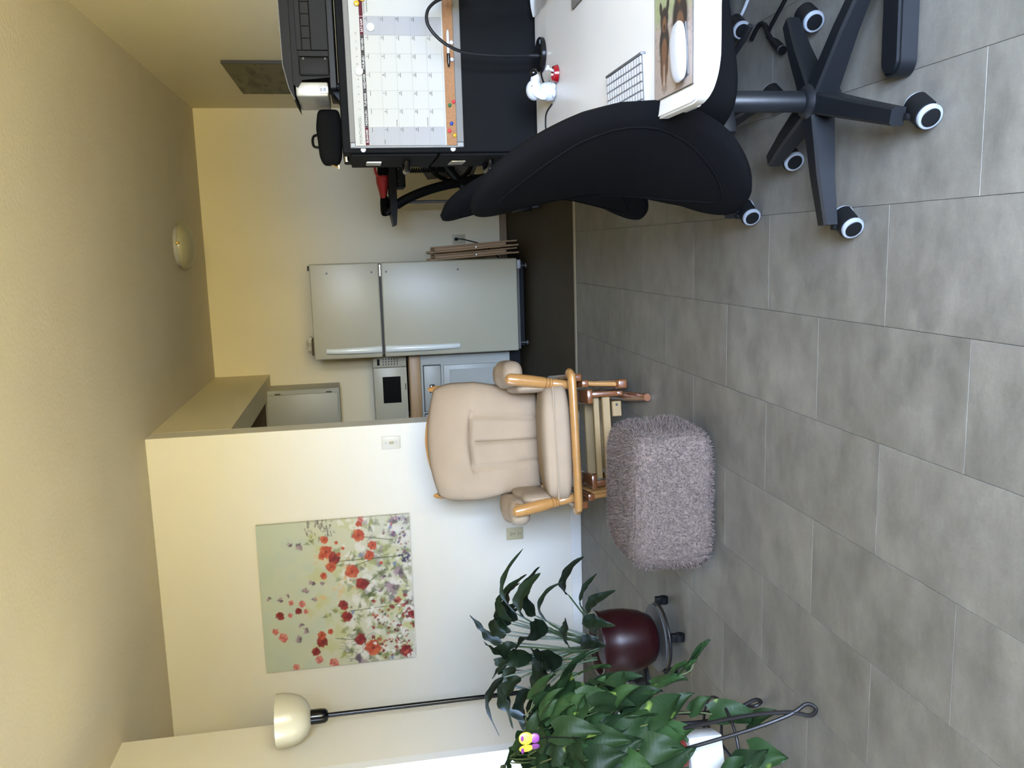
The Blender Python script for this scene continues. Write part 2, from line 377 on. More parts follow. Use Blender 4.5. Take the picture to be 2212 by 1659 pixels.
class Canvas:
    """tiny numpy painter, colours linear, x right 0..1, y down 0..1"""
    def __init__(s, n, m=None):
        s.h, s.w = (m or n), n
        s.Y, s.X = np.mgrid[0:s.h, 0:s.w]; s.X = s.X/(s.w-1.0); s.Y = s.Y/(s.h-1.0)
        s.a = np.zeros((s.h, s.w, 3))
    def fill(s, c): s.a[:] = c
    def blob(s, x, y, rx, ry, c, rot=0.0, soft=0.25, op=1.0, wob=0.0):
        dx, dy = s.X-x, s.Y-y; ca, sa = math.cos(rot), math.sin(rot)
        u, v = (dx*ca+dy*sa)/rx, (-dx*sa+dy*ca)/ry
        r = np.sqrt(u*u+v*v)
        if wob:
            th = np.arctan2(v, u); p1, p2 = RNG.rand(2)*6.28
            r = r*(1+wob*np.sin(3*th+p1)+0.6*wob*np.sin(5*th+p2))
        k = np.clip((1-r)/soft, 0, 1)*op
        s.a = s.a*(1-k[..., None])+np.array(c)*k[..., None]
    def line(s, x0, y0, x1, y1, w, c, op=1.0):
        d = np.array([x1-x0, y1-y0]); L2 = d@d+1e-9
        t = np.clip(((s.X-x0)*d[0]+(s.Y-y0)*d[1])/L2, 0, 1)
        r = np.hypot(s.X-x0-t*d[0], s.Y-y0-t*d[1])
        k = np.clip((w-r)/(0.5*w), 0, 1)*op; s.a = s.a*(1-k[..., None])+np.array(c)*k[..., None]

# ------------------------------------------------------------------ the room
H = 2.44; XL, XR = -2.22, 1.129; YP, YPB = 4.849, 5.005; XP = -0.982; YF = 7.21; YN = PD['y']; T = 0.14; XW = -3.5
# floor: concrete-look tiles, running bond, rows along the room
b = NB(); add_box(b, (XW, YN-T, -0.06), (XR, 4.886, -0.004)); FL = struct('floor', b, GROUT)
dX, X0, LT = 0.2887, -0.2154, 0.602
tile_cache = {}
def tile_mesh(w, l):
    key = (round(w, 4), round(l, 4))
    if key not in tile_cache:
        bm = NB(); hw, hl = w/2-0.0004, l/2-0.0004; ch = 0.0008
        add_prism(bm, [(-hw, -hl), (hw, -hl), (hw, hl), (-hw, hl)], -0.005, -ch)
        top = [f for f in bm.faces if f.normal.z > 0.9]
        r = bmesh.ops.extrude_face_region(bm, geom=top); tv = [v for v in r['geom'] if isinstance(v, bmesh.types.BMVert)]
        bmesh.ops.delete(bm, geom=top, context='FACES_ONLY')
        for v in tv: v.co.z = 0.0; v.co.x *= (hw-ch)/hw; v.co.y *= (hl-ch)/hl
        me = finish(bm, 0); me.materials.append(TILE); tile_cache[key] = me
    return tile_cache[key]
for k in range(-12, 5):
    xa, xb = X0+k*dX, X0+(k+1)*dX
    xa, xb = max(xa, XW), min(xb, XR)
    if xb-xa < 0.02: continue
    off = 1.568 if k % 2 else 1.868
    j = math.floor((YN-off)/LT)
    while off+j*LT < 4.886:
        ya, yb = max(off+j*LT, YN), min(off+(j+1)*LT, 4.886); j += 1
        if xb < XL and ya < 3.9: ya = max(ya, 3.95)
        if yb-ya < 0.02: continue
        o = bpy.data.objects.new('tile', tile_mesh(xb-xa, yb-ya)); C.objects.link(o)
        o.location = ((xa+xb)/2, (ya+yb)/2, 0); o.parent = FL
b = NB(); add_box(b, (XW, 4.886, -0.06), (XR, YF+T, -0.001)); struct('floor', b, KFLOOR)
b = NB(); add_prism(b, [(4.866, 0.0), (4.906, 0.0), (4.901, 0.005), (4.886, 0.0075), (4.871, 0.005)], XP, XR, 'x'); struct('trim_1', b, STRIP)
b = NB(); add_box(b, (XW-T, YN-T, H), (XR+T, YF+T, H+0.1)); struct('ceiling', b, CEIL)
b = NB(); add_box(b, (XR, YN-T, -0.06), (XR+T, YF+T, H)); struct('wall_right', b, KHAKI)
b = NB(); add_box(b, (XW-T, YF, -0.06), (XR, YF+T, H)); struct('wall_back', b, KHAKI)
b = NB(); add_box(b, (XW, YP, -0.06), (XP, YPB, H), 0.004, 2); struct('wall_middle', b, WALL)
b = NB(); add_box(b, (-1.143, YPB, 2.008), (XP, YF, H)); struct('wall_header', b, KHAKI)
# left wall with its window opening, ending in an outside corner
b = NB()
add_box(b, (XL-T, YN-T, -0.06), (XL, PW['y0'], H)); add_box(b, (XL-T, PW['y1'], -0.06), (XL, 3.929, H))
add_box(b, (XL-T, PW['y0'], -0.06), (XL, PW['y1'], PW['z0'])); add_box(b, (XL-T, PW['y0'], PW['z1']), (XL, PW['y1'], H))
struct('wall_left', b, WALL)
b = NB(); add_box(b, (XW-T, 3.929-T, -0.06), (XW, YF, H)); add_box(b, (XW, 3.929-T, -0.06), (XL-T, 3.929, H)); struct('wall_side', b, WALL)
# wall behind the photographer with the patio door opening
b = NB()
add_box(b, (XL-T, YN-T, -0.06), (PD['x0'], YN, H)); add_box(b, (PD['x1'], YN-T, -0.06), (XR, YN, H))
add_box(b, (PD['x0'], YN-T, -0.06), (PD['x1'], YN, PD['z0'])); add_box(b, (PD['x0'], YN-T, PD['z1']), (PD['x1'], YN, H))
struct('wall_front', b, WALL)
# window 1 (left): casing, sash, pane
b = NB(); c = 0.055; y0, y1, z0, z1 = PW['y0'], PW['y1'], PW['z0'], PW['z1']
for lo, hi in (((XL, y0-c, z0-c), (XL+0.018, y0, z1+c)), ((XL, y1, z0-c), (XL+0.018, y1+c, z1+c)), ((XL, y0, z1), (XL+0.018, y1, z1+c)), ((XL, y0, z0-c), (XL+0.03, y1, z0))):
    add_box(b, lo, hi, 0.003, 1)
w1 = struct('window_1', b, WHITE_TRIM)
b = NB()
for lo, hi in (((-T, y0, z0), (-T+0.05, y0+0.04, z1)), ((-T, y1-0.04, z0), (-T+0.05, y1, z1)), ((-T, y0, z0), (-T+0.05, y1, z0+0.04)), ((-T, y0, z1-0.04), (-T+0.05, y1, z1)), ((-T, y0, 1.012), (-T+0.06, y1, 1.045))):
    add_box(b, (lo[0]+XL, lo[1], lo[2]), (hi[0]+XL, hi[1], hi[2]))
part('sash', b, WHITE_TRIM, w1, 0)
part('pane', bx((XL-T+0.022, y0+0.04, z0+0.04), (XL-T+0.026, y1-0.04, z1-0.04)), SCREEN, w1, 0)
# patio door behind the camera
b = NB(); x0, x1, z0, z1 = PD['x0'], PD['x1'], PD['z0'], PD['z1']; xm = (x0+x1)/2
for lo, hi in (((x0, z0), (x0+0.06, z1)), ((x1-0.06, z0), (x1, z1)), ((x0, z0), (x1, z0+0.07)), ((x0, z1-0.06), (x1, z1)), ((xm-0.05, z0), (xm+0.05, z1))):
    add_box(b, (lo[0], YN-0.11, lo[1]), (hi[0], YN-0.06, hi[1]))
dr = struct('door_1', b, WHITE_TRIM)
for (xa, xb) in ((x0+0.06, xm-0.05), (xm+0.05, x1-0.06)):
    part('pane', bx((xa, YN-0.09, z0+0.07), (xb, YN-0.085, z1-0.06)), GLASS, dr, 0)
# baseboards
b = NB(); add_box(b, (XW, YP-0.012, 0), (XP, YP, 0.064), 0.003, 1); struct('baseboard_middle', b, WHITE_TRIM)
b = NB(); add_box(b, (XP, YP-0.012, 0), (XP+0.012, YPB, 0.064), 0.003, 1); struct('baseboard_end', b, WHITE_TRIM)
b = NB(); add_box(b, (-0.6, YF-0.014, 0), (XR, YF, 0.06), 0.003, 1); struct('baseboard_back', b, BROWN_BASE)
b = NB(); add_box(b, (XR-0.012, YN, 0), (XR, YF-0.014, 0.064), 0.003, 1); struct('baseboard_right', b, WHITE_TRIM)
b = NB(); add_box(b, (XL, YN, 0), (XL+0.012, 3.929, 0.064), 0.003, 1); struct('baseboard_left', b, WHITE_TRIM)

# ------------------------------------------------------------------ kitchen
# dark box added to stand in for the shade above the wall cupboards
tag(part('shade_box', bx((-2.6, 6.86, 2.03), (-1.15, YF-0.001, H-0.001)), SHADEBRN), 'dark brown box added as shade above the white wall cupboard under the ceiling header', 'cupboard')
t = thing('wall_cupboard', 'white wall cupboard hanging above the microwave', 'cupboard', (-1.076, YF, 1.449))
part('body', bx((-0.9, -0.29, 0), (0, -0.001, 0.58), 0.002, 1), CABW, t, 0)
for xa, xb in ((-0.46, -0.034), (-0.90, -0.47)):
    dd = part('door', bx((xa, -0.312, 0.012), (xb, -0.2905, 0.567), 0.004, 2), CABW, t)
    if xb > -0.1:
        for hz in (0.08, 0.48): part('hinge', bx((xb+0.001, -0.306, hz-0.022), (xb+0.012, -0.2905, hz+0.022), 0.003, 1), CHROME, dd)
t = thing('base_cabinet', 'white kitchen base cabinet with drawer beside the refrigerator', 'cabinet', (-0.80, YF-0.001, 0))
part('body', bx((-0.95, -0.56, 0.1), (0.0, 0, 0.81), 0.002, 1), CABW, t, 0)
part('toe_kick', bx((-0.95, -0.49, 0.0), (0.0, 0, 0.1)), BLACKP, t, 0)
def cup_pull(parent, x, y, z):
    bm = NB(); add_box(bm, (x-0.035, y-0.004, z-0.02), (x+0.035, y, z+0.02), 0.002, 1); add_box(bm, (x-0.028, y-0.018, z-0.004), (x+0.028, y-0.004, z+0.016), 0.006, 2)
    part('pull', bm, CHROME, parent)
for xa, xb in ((-0.46, -0.10), (-0.90, -0.485)):
    d1 = part('drawer', bx((xa, -0.582, 0.655), (xb, -0.561, 0.785), 0.004, 2), CABW, t)
    cup_pull(d1, (xa+xb)/2, -0.582, 0.725)
    part('reveal_shade', bx((xa-0.006, -0.5608, 0.650), (xb+0.006, -0.5601, 0.791)), DARKSLOT, d1, 0)  # dark sheet painting the shade in the gap round the drawer
    d2 = part('door', bx((xa, -0.582, 0.125), (xb, -0.561, 0.63), 0.004, 2), CABW, t)
    b = NB(); add_box(b, (xa+0.035, -0.588, 0.17), (xb-0.035, -0.583, 0.585), 0.002, 1); part('panel', b, CABW, d2)
tag(part('countertop', bx((-1.75, 6.605, 0.8105), (-0.80, YF-0.0015, 0.897), 0.006, 2), OAKTOP), 'brown wood countertop under the microwave', 'countertop')
t = thing('microwave', 'white countertop microwave oven with black window', 'microwave', (-0.83, 7.13, 0.898))
b = NB(); add_box(b, (-0.50, -0.36, 0.012), (0.02, 0, 0.275), 0.006, 2); part('body', b, APPL, t)
for fx in (-0.46, -0.02):
    for fy in (-0.33, -0.04): part('foot', bx((fx-0.015, fy-0.015, 0), (fx+0.015, fy+0.015, 0.0115)), BLACKP, t, 0)
dd = part('door', bx((-0.498, -0.385, 0.014), (-0.083, -0.361, 0.272), 0.004, 2), APPL, t)
part('window', bx((-0.365, -0.3875, 0.065), (-0.155, -0.3855, 0.205)), BLACKG, dd, 0)
part('logo', bx((-0.265, -0.3868, 0.024), (-0.215, -0.3855, 0.031)), DARKSLOT, dd, 0)
pp = part('control_panel', bx((-0.079, -0.385, 0.014), (0.018, -0.361, 0.272), 0.004, 2), APPL, t)
part('display', bx((-0.062, -0.387, 0.222), (-0.012, -0.3855, 0.242)), BLACKG, pp, 0)
for i in range(3):
    for j in range(6):
        part('button', bx((-0.062+i*0.02, -0.3865, 0.19-j*0.022), (-0.05+i*0.02, -0.3855, 0.199-j*0.022)), PGREY if j else GREYMET, pp, 0)
# refrigerator
t = thing('refrigerator', 'tall white top-freezer refrigerator', 'refrigerator', (-0.432, 6.35, 0))
part('body', bx((-0.335, 0.065, 0.05), (0.335, 0.70, 1.565), 0.008, 2), APPL, t)
for nm, za, zb, ha, hb in (('freezer_door', 1.098, 1.592, 1.108, 1.50), ('refrigerator_door', 0.075, 1.082, 0.53, 1.072)):
    d = part(nm, bx((-0.347, 0.0, za), (0.347, 0.06, zb), 0.012, 3), APPL, t)
    # curved bar handle on the left
    n = 14; up = nm == 'freezer_door'
    pts = []; rs = []
    for k in range(n+1):
        s = k/n; z = ha+(hb-ha)*s
        e = (1-s) if up else s           # thick end near the gap
        pts.append((-0.285, -0.016-0.026*math.sin(PI*min(1, max(0, s)))**0.6, z)); rs.append(0.017+0.006*e)
    bm = NB(); add_tube(bm, pts, rs, 12, flat=(0.7, 1.1))
    add_box(bm, (-0.299, -0.02, ha-0.004), (-0.271, 0.0, ha+0.03), 0.004, 2); add_box(bm, (-0.299, -0.02, hb-0.03), (-0.271, 0.0, hb+0.004), 0.004, 2)
    part('handle', bm, APPL_H, d)
    for z in ((1.15, 1.47) if up else (1.045, 0.52)):
        bm = NB(); add_cyl(bm, (0.278, 0.001, z), (0.278, -0.003, z), 0.0075, n=14); part('plug_cap', bm, GREYMET, d)
part('gasket_gap', bx((-0.33, 0.02, 1.0825), (0.33, 0.06, 1.0975)), DARKSLOT, t, 0)
part('middle_hinge', bx((0.245, -0.002, 1.084), (0.33, 0.02, 1.096), 0.002, 1), CHROME, t)
part('bottom_trim', bx((-0.335, 0.008, 0.058), (0.335, 0.05, 0.0735), 0.002, 1), ALU, t)
part('kick_grille', bx((-0.32, 0.09, 0.012), (0.32, 0.12, 0.057)), BLACKP, t, 0)
b = NB(); add_box(b, (0.27, -0.004, 0.048), (0.335, 0.03, 0.074), 0.004, 2); part('bottom_hinge', b, WHITEP, t)
for sx in (-0.29, 0.29):
    b = NB(); add_cyl(b, (sx, 0.03, 0.0), (sx, 0.03, 0.012), 0.018, n=14); add_cyl(b, (sx, 0.03, 0.0115), (sx, 0.03, 0.058), 0.007, n=10); part('levelling_foot', b, GREYMET, t)
b = NB(); add_box(b, (0.30, 0.02, 1.5925), (0.335, 0.16, 1.606), 0.003, 1); part('top_hinge_cover', b, DARKSLOT, t)
o = part('card_box', bx((-0.06, -0.09, 0), (0.06, 0.09, 0.05), 0.003, 1), CARD, None, loc=(-0.70, 6.58, 1.5655)); tag(o, 'small dark brown box on top of the refrigerator', 'box')
b = NB()
add_pillow(b, (0, 0, 0.045), (0.06, 0.055, 0.046), 0.75, 22, 14, fn=lambda p: Vector((p.x*(1+0.22*math.sin(9*p.y*20+p.z*60)), p.y*(1+0.2*math.sin(p.x*130)), p.z*(1+0.16*math.sin(p.x*90+p.y*70)))))
o = part('plastic_bag', b, BAGPL, None, loc=(-0.71, 6.80, 1.575), smooth=20); tag(o, 'crumpled pale plastic bag on the refrigerator', 'bag')
# folded wooden tray tables between refrigerator and wall
def folded_table(loc, label, lean):
    t = thing('folding_tray_table', label, 'tray table', loc, 0, 'folded wooden tray tables')
    mt = rotm('Y', lean)
    def p_(nm, lo, hi, mm):
        bm = NB(); add_box(bm, lo, hi, 0.003, 1, mt); part(nm, bm, mm, t)
    p_('top_panel', (-0.010, 0.0, 0.10), (0.010, 0.40, 0.66), DARKWOOD)
    p_('leg', (-0.024, -0.012, 0.003), (-0.0105, 0.022, 0.70), DARKWOOD); p_('leg', (0.0105, 0.05, 0.003), (0.022, 0.08, 0.66), DARKWOOD)
    p_('leg', (-0.024, 0.33, 0.003), (-0.0105, 0.36, 0.70), DARKWOOD); p_('leg', (0.0105, 0.38, 0.003), (0.022, 0.41, 0.66), DARKWOOD)
    p_('crossbar', (-0.0225, 0.0225, 0.08), (-0.0125, 0.3295, 0.10), DARKWOOD)
    bm = NB(); add_cyl(bm, mt @ Vector((-0.006, -0.0125, 0.34)), mt @ Vector((-0.006, -0.0165, 0.34)), 0.006, n=10); part('bolt', bm, CHROME, t)
    return t
folded_table((0.032, 6.66, 0.0), 'folded wooden tray table nearer the wall outlet, right one of two', -3.4)
folded_table((-0.026, 6.66, 0.0), 'folded wooden tray table against the refrigerator side, left one of two', -3.4)
# wall outlet with plugged cord on the far wall
def outlet(name, label, x, y, z, m_, loc_y, sw=False):
    t = thing(name, label, 'light switch' if sw else 'outlet', (x, y, z))
    part('plate', bx((-0.037, -0.006, -0.054), (0.037, -0.0005, 0.054), 0.003, 2), m_, t)
    return t
t = outlet('wall_outlet', 'wall outlet with a black plug on the far kitchen wall', 0.075, YF, 0.405, IVORYP, 0)
for s in (-1, 1):
    b = NB(); add_box(b, (-0.016, -0.009, s*0.024-0.014), (0.016, -0.0062, s*0.024+0.014), 0.004, 2); part('socket', b, IVORYP, t)
t = thing('power_cord', 'black plug and cord hanging from the far wall outlet', 'cord', (0.075, YF-0.0095, 0.43))
b = NB(); add_box(b, (-0.012, -0.03, -0.014), (0.012, 0, 0.014), 0.005, 2); part('plug', b, BLACKP, t)
b = NB(); add_tube(b, smoothpath([(0, -0.03, -0.005), (0, -0.035, -0.04), (-0.02, -0.04, -0.12), (-0.045, -0.035, -0.2), (-0.10, -0.03, -0.29), (-0.2, -0.03, -0.38)]), 0.004, 8); part('cable', b, BLACKP, t)
# ceiling lamp
t = thing('ceiling_lamp', 'flush round ceiling lamp near the kitchen wall', 'ceiling lamp', (0.07, 6.18, H))
b = NB(); add_lathe(b, [(0.13, -0.03), (0.14, -0.025), (0.14, -0.001)], 40); part('base_pan', b, WHITEP, t)
b = NB(); prof = [(0.16*math.cos(a), -0.03-0.085*math.sin(a)) for a in [i*PI/2/12 for i in range(12)]]+[(0.004, -0.115)]
add_lathe(b, prof, 40); part('glass_bowl', b, CEILGL, t)
for a in (0, PI*2/3, PI*4/3):
    b = NB(); add_box(b, (-0.009, -0.01, -0.045), (0.009, 0.008, -0.02), 0.003, 1, Matrix.Rotation(a+0.1, 4, 'Z') @ Matrix.Translation((0, -0.16, 0))); part('clip', b, BRASS, t)

# ------------------------------------------------------------------ exercise bike far right behind the filing cabinet
t = thing('exercise_bike', 'black stationary exercise bike by the far wall behind the filing cabinet', 'exercise bike', (0.45, 6.0, 0))
b = NB(); add_prism(b, [(-0.29, -0.004), (-0.285, -0.022), (-0.18, -0.032), (0.34, -0.030), (0.34, 0.014), (-0.20, 0.014)], -0.16, 0.16, 'y')
bmesh.ops.translate(b, verts=b.verts, vec=(0, 0, 0.995)); part('tray', b, BLACKP, t)
part('console', bx((-0.04, -0.12, 0.90), (0.12, 0.12, 0.962), 0.01, 2), BLACKP, t)
for sx in (0.0, 0.08): 
    b = NB(); add_cyl(b, (sx, -0.1205, 0.945), (sx, -0.1235, 0.945), 0.006, n=10); part('screw', b, CHROME, t)
b = NB(); add_tube(b, smoothpath([(-0.21, -0.10, 1.035), (-0.17, -0.10, 0.99), (-0.115, -0.09, 0.90), (-0.06, -0.08, 0.76), (-0.02, -0.06, 0.60), (0.0, -0.03, 0.45), (0.02, 0.0, 0.33)]), [0.016]*8+[0.026]*20+[0.032]*9, 12, flat=(1.0, 1.2)); part('curved_handle', b, BLACKP, t)
b = NB(); pts = [(0.07+0.016*math.cos(k*0.9), -0.13+0.016*math.sin(k*0.9), 0.90-0.0022*k) for k in range(120)]; add_tube(b, pts, 0.0045, 6); part('coiled_cable', b, BLACKP, t)
b = NB(); add_cyl(b, (-0.13, -0.02, 0.03), (-0.13, -0.02, 0.963), 0.010, n=12); part('post', b, GREYMET, t)
b = NB(); add_prism(b, [(0.02, 0.74), (0.12, 0.80), (0.36, 0.78), (0.36, 0.30), (0.05, 0.42)], 0.02, 0.05, 'y'); part('frame_plate', b, GREYMET, t)
b = NB(); add_tube(b, [(0.40, -0.06, 0.86), (0.22, -0.05, 0.72), (-0.02, -0.04, 0.52), (-0.1, -0.03, 0.42)], 0.03, 10); part('frame_bar', b, BLACKM, t)
b = NB(); pts = [(0.16+0.15*math.cos(2*PI*k/40), -0.0, 0.58+0.15*math.sin(2*PI*k/40)) for k in range(41)]; add_tube(b, pts, 0.014, 8, caps=False); wheel = part('flywheel', b, BLACKP, t)
for k in range(6):
    a = 2*PI*k/6+0.2; b = NB(); add_tube(b, [(0.16, 0, 0.58), (0.16+0.145*math.cos(a), 0, 0.58+0.145*math.sin(a))], 0.009, 8); part('spoke', b, BLACKP, wheel)
b = NB(); add_box(b, (-0.21, -0.2, 0.06), (-0.13, 0.25, 0.125), 0.008, 2); part('base_foot', b, BLACKM, t)
b = NB(); add_box(b, (0.3, -0.2, 0.06), (0.38, 0.25, 0.125), 0.008, 2); part('base_foot', b, BLACKM, t)
b = NB(); add_box(b, (-0.13, 0.0, 0.07), (0.3, 0.07, 0.115), 0.006, 2); part('base_beam', b, BLACKM, t)
b = NB(); add_box(b, (-0.01, 0.005, 0.116), (0.05, 0.065, 0.45), 0.006, 2); part('upright', b, BLACKM, t)
for sx in (-0.17, 0.34):
    for sy in (-0.16, 0.2):
        b = NB(); add_cyl(b, (sx-0.02, sy, 0.0295), (sx+0.02, sy, 0.0295), 0.0295, n=18); w = part('caster', b, BLACKP, t)
        b = NB(); add_lathe(b, [(0.0265, -0.0215), (0.0295, -0.0205), (0.0295, 0.0205), (0.0265, 0.0215)], 18, Matrix.Translation((sx, sy, 0.0296)) @ rotm('Y', 90), False, False); part('tyre', b, GREYRING, w)
t = thing('gym_bag', 'red and black cloth bag lying on the bike tray', 'bag', (0.40, 6.06, 1.0105))
b = NB(); add_pillow(b, (0.02, 0, 0.035), (0.17, 0.1, 0.034), 0.7, 26, 14, fn=lambda p: Vector((p.x, p.y, p.z*(1+0.35*math.sin(p.x*22)))))
part('body', b, REDBAG, t)
b = NB(); add_pillow(b, (-0.10, -0.02, 0.03), (0.07, 0.085, 0.03), 0.6, 20, 12); part('pocket', b, BLACKCLOTH, t)
b = NB(); add_tube(b, smoothpath([(0.08, -0.095, 0.02), (0.10, -0.10, 0.075), (0.16, -0.1, 0.08), (0.18, -0.095, 0.02)]), 0.008, 8); part('strap', b, REDBAG, t)
b = NB(); add_pillow(b, (0.135, -0.08, 0.035), (0.045, 0.02, 0.034), 0.6, 16, 10); part('dark_panel', b, BLACKCLOTH, t)

# ------------------------------------------------------------------ picture on the right wall
cv = Canvas(60, 60); cv.fill(rgb(150, 142, 104))
for k in range(60):
    x, y = RNG.rand(2); cv.blob(x, y, 0.05+0.12*RNG.rand(), 0.015+0.04*RNG.rand(), rgb(*[(112, 98, 72), (88, 78, 60), (168, 158, 116), (130, 122, 88)][k % 4]), op=0.6)
t = thing('wall_picture', 'unframed brown landscape canvas with dark edge on the right wall above the printer', 'picture', (XR, 5.48, 1.35))
part('canvas', printed_plane(1, 1, cv.a*0.5, 0.018, lambda s, tt, d: (-0.019+d, 1.0-s*1.0, 0.62-tt*0.62)), vcol_mat('landscape_print', 0.7, 0.2), t, 0)
part('edge_band', bx((-0.0195, -0.012, 0.0), (-0.0005, -0.0005, 0.62)), DARKSLOT, t, 0)

# ------------------------------------------------------------------ partition wall: switch, outlet, poppy painting
t = thing('light_switch', 'white toggle light switch plate on the partition wall', 'light switch', (-1.089, YP, 1.112))
part('plate', bx((-0.037, -0.0065, -0.054), (0.037, -0.0005, 0.054), 0.0035, 2), WHITEPL, t)
b = NB(); add_box(b, (-0.006, -0.016, -0.013), (0.006, -0.0065, 0.013), 0.002, 1, rotm('X', 12)); part('toggle', b, IVORYP, t)
for s in (-1, 1):
    b = NB(); add_cyl(b, (0, -0.0062, s*0.03), (0, -0.0075, s*0.03), 0.004, n=12); part('screw', b, WHITEP, t)
t = thing('wall_outlet', 'beige duplex outlet low on the partition wall left of the glider', 'outlet', (-1.694, YP, 0.407))
part('plate', bx((-0.038, -0.006, -0.051), (0.038, -0.0005, 0.051), 0.003, 2), IVORYP, t)
for s in (-1, 1):
    b = NB(); add_lathe(b, [(0.017, 0), (0.017, 0.003), (0.0155, 0.0035)], 20, Matrix.Translation((0, -0.0062, s*0.022)) @ rotm('X', 90)); f = part('socket', b, IVORYP, t)
    for sx in (-0.006, 0.006): part('slot', bx((sx-0.0015, -0.0105, s*0.022-0.001), (sx+0.0015, -0.0098, s*0.022+0.008)), DARKSLOT, f, 0)
    b = NB(); add_cyl(b, (0, -0.0098, s*0.022-0.008), (0, -0.0105, s*0.022-0.008), 0.0028, n=10); part('ground_hole', b, DARKSLOT, f)
b = NB(); add_cyl(b, (0, -0.0062, 0), (0, -0.0075, 0), 0.003, n=12); part('screw', b, DARKSLOT, t)

# painting of poppies (positions of the flowers in a 1742x1659 study, turned on its side)
cv = Canvas(260, 260)
top, mid, low = np.array(rgb(198, 208, 190)), np.array(rgb(208, 208, 180)), np.array(rgb(214, 214, 200))
k = np.clip(cv.Y/0.5, 0, 1)[..., None]; k2 = np.clip((cv.Y-0.5)/0.5, 0, 1)[..., None]
cv.a = (top*(1-k)+mid*k)*(1-k2)+low*k2
def st(cx, cy):
    tt = (cx-186)/1354.0; yb = 1568-183*tt
    return (yb-cy)/1275.0, tt
def B_(cx, cy, r, c, asp=1.0, rot=0.0, soft=0.3, op=0.9, wob=0.12):
    x, y = st(cx, cy); cv.blob(x, y, r/1275.0, r*asp/1275.0, rgb(*c), rot, soft, op, wob)
for n_, c_, area, r_rng, op in ((46, (190, 204, 190), (150, 900, 250, 1550), (40, 110), 0.35), (70, (196, 196, 128), (600, 1540, 150, 1500), (30, 90), 0.5), (120, (232, 230, 224), (900, 1560, 130, 1450), (18, 60), 0.75),
        (110, (120, 132, 72), (850, 1540, 150, 1480), (14, 50), 0.6), (60, (78, 92, 52), (950, 1540, 500, 1480), (10, 34), 0.7), (40, (140, 128, 146), (1100, 1560, 130, 900), (14, 40), 0.6), (36, (226, 178, 120), (650, 1050, 500, 900), (12, 34), 0.5)):
    for _ in range(n_):
        cx = area[0]+RNG.rand()*(area[1]-area[0]); cy = area[2]+RNG.rand()*(area[3]-area[2]); rr = r_rng[0]+RNG.rand()*(r_rng[1]-r_rng[0])
        B_(cx, cy, rr, c_, 0.5+0.5*RNG.rand(), RNG.rand()*3.1, 0.5, op, 0.2)
for (x0_, y0_, x1_, y1_) in ((860, 560, 1440, 480), (1000, 600, 1240, 500), (1100, 330, 1440, 345), (960, 990, 1480, 900), (1150, 720, 1300, 600), (820, 1240, 1000, 1245)):
    a0, a1 = st(x0_, y0_), st(x1_, y1_); cv.line(*a0, *a1, 0.004, rgb(92, 104, 52), 0.85)
for _ in range(46):
    a0 = st(600+RNG.rand()*260, 200+RNG.rand()*160); a1 = (a0[0]+(RNG.rand()-.5)*0.1, a0[1]+(RNG.rand()-.5)*0.03); cv.line(*a0, *a1, 0.0035, rgb(98, 78, 88), 0.7)
for _ in range(60):
    a0 = st(900+RNG.rand()*260, 1100+RNG.rand()*380); a1 = (a0[0]+(RNG.rand()-.5)*0.05, a0[1]+(RNG.rand()-.5)*0.1); cv.line(*a0, *a1, 0.004, rgb(128, 122, 128), 0.55)
for (cx, cy, rr) in ((1150, 220, 70), (1250, 600, 80), (1100, 850, 80), (1280, 930, 70), (1050, 1060, 50), (820, 1000, 45), (1200, 1120, 60), (900, 1350, 60), (1350, 1150, 60), (650, 385, 50), (1010, 500, 50), (1180, 830, 60), (1480, 690, 45), (760, 1050, 40), (1430, 1250, 50)):
    for q in range(4): B_(cx+(RNG.rand()-.5)*rr*1.4, cy+(RNG.rand()-.5)*rr*1.4, rr*0.55, [(150, 156, 84), (112, 124, 64), (84, 96, 50), (166, 170, 100)][q], 0.55, RNG.rand()*3, 0.5, 0.65, 0.25)
for (cx, cy, rr) in ((640, 760, 34), (730, 755, 26), (580, 840, 40), (650, 890, 30), (1430, 620, 66), (1350, 760, 70), (1400, 165, 50), (470, 440, 28), (540, 450, 45), (345, 915, 32), (255, 915, 26), (420, 880, 20), (490, 1260, 40), (560, 1180, 36), (520, 1140, 28), (1280, 670, 30), (1245, 800, 26), (1020, 1420, 70)):
    for q in range(4): B_(cx+(RNG.rand()-.5)*rr, cy+(RNG.rand()-.5)*rr, rr*0.6, [(122, 100, 118), (150, 128, 140), (84, 66, 82), (176, 150, 160)][q], 0.7, RNG.rand()*3, 0.35, 0.8, 0.2)
for q in range(9): B_(1480+(RNG.rand()-.5)*90, 470+(RNG.rand()-.5)*110, 26, (66, 54, 100), 0.4, RNG.rand()*3, 0.3, 0.9)
for (cx, cy) in ((1365, 230), (1080, 490), (1385, 550), (985, 1000), (1320, 1390)): B_(cx, cy, 26, (112, 132, 176), 0.7, 0.5, 0.5, 0.8)
def poppy(cx, cy, rr, c1, c2):
    for q in range(5):
        a = q*1.257+RNG.rand(); B_(cx+math.cos(a)*rr*0.42, cy+math.sin(a)*rr*0.42, rr*0.62, c1 if q % 2 else c2, 0.8, a, 0.22, 0.92, 0.15)
    B_(cx, cy, rr*0.22, (110, 34, 28), 1, 0, 0.5, 0.7)
ORG = ((206, 106, 66), (186, 72, 48)); DRK = ((158, 42, 40), (128, 30, 34)); PNK = ((196, 96, 92), (216, 136, 124))
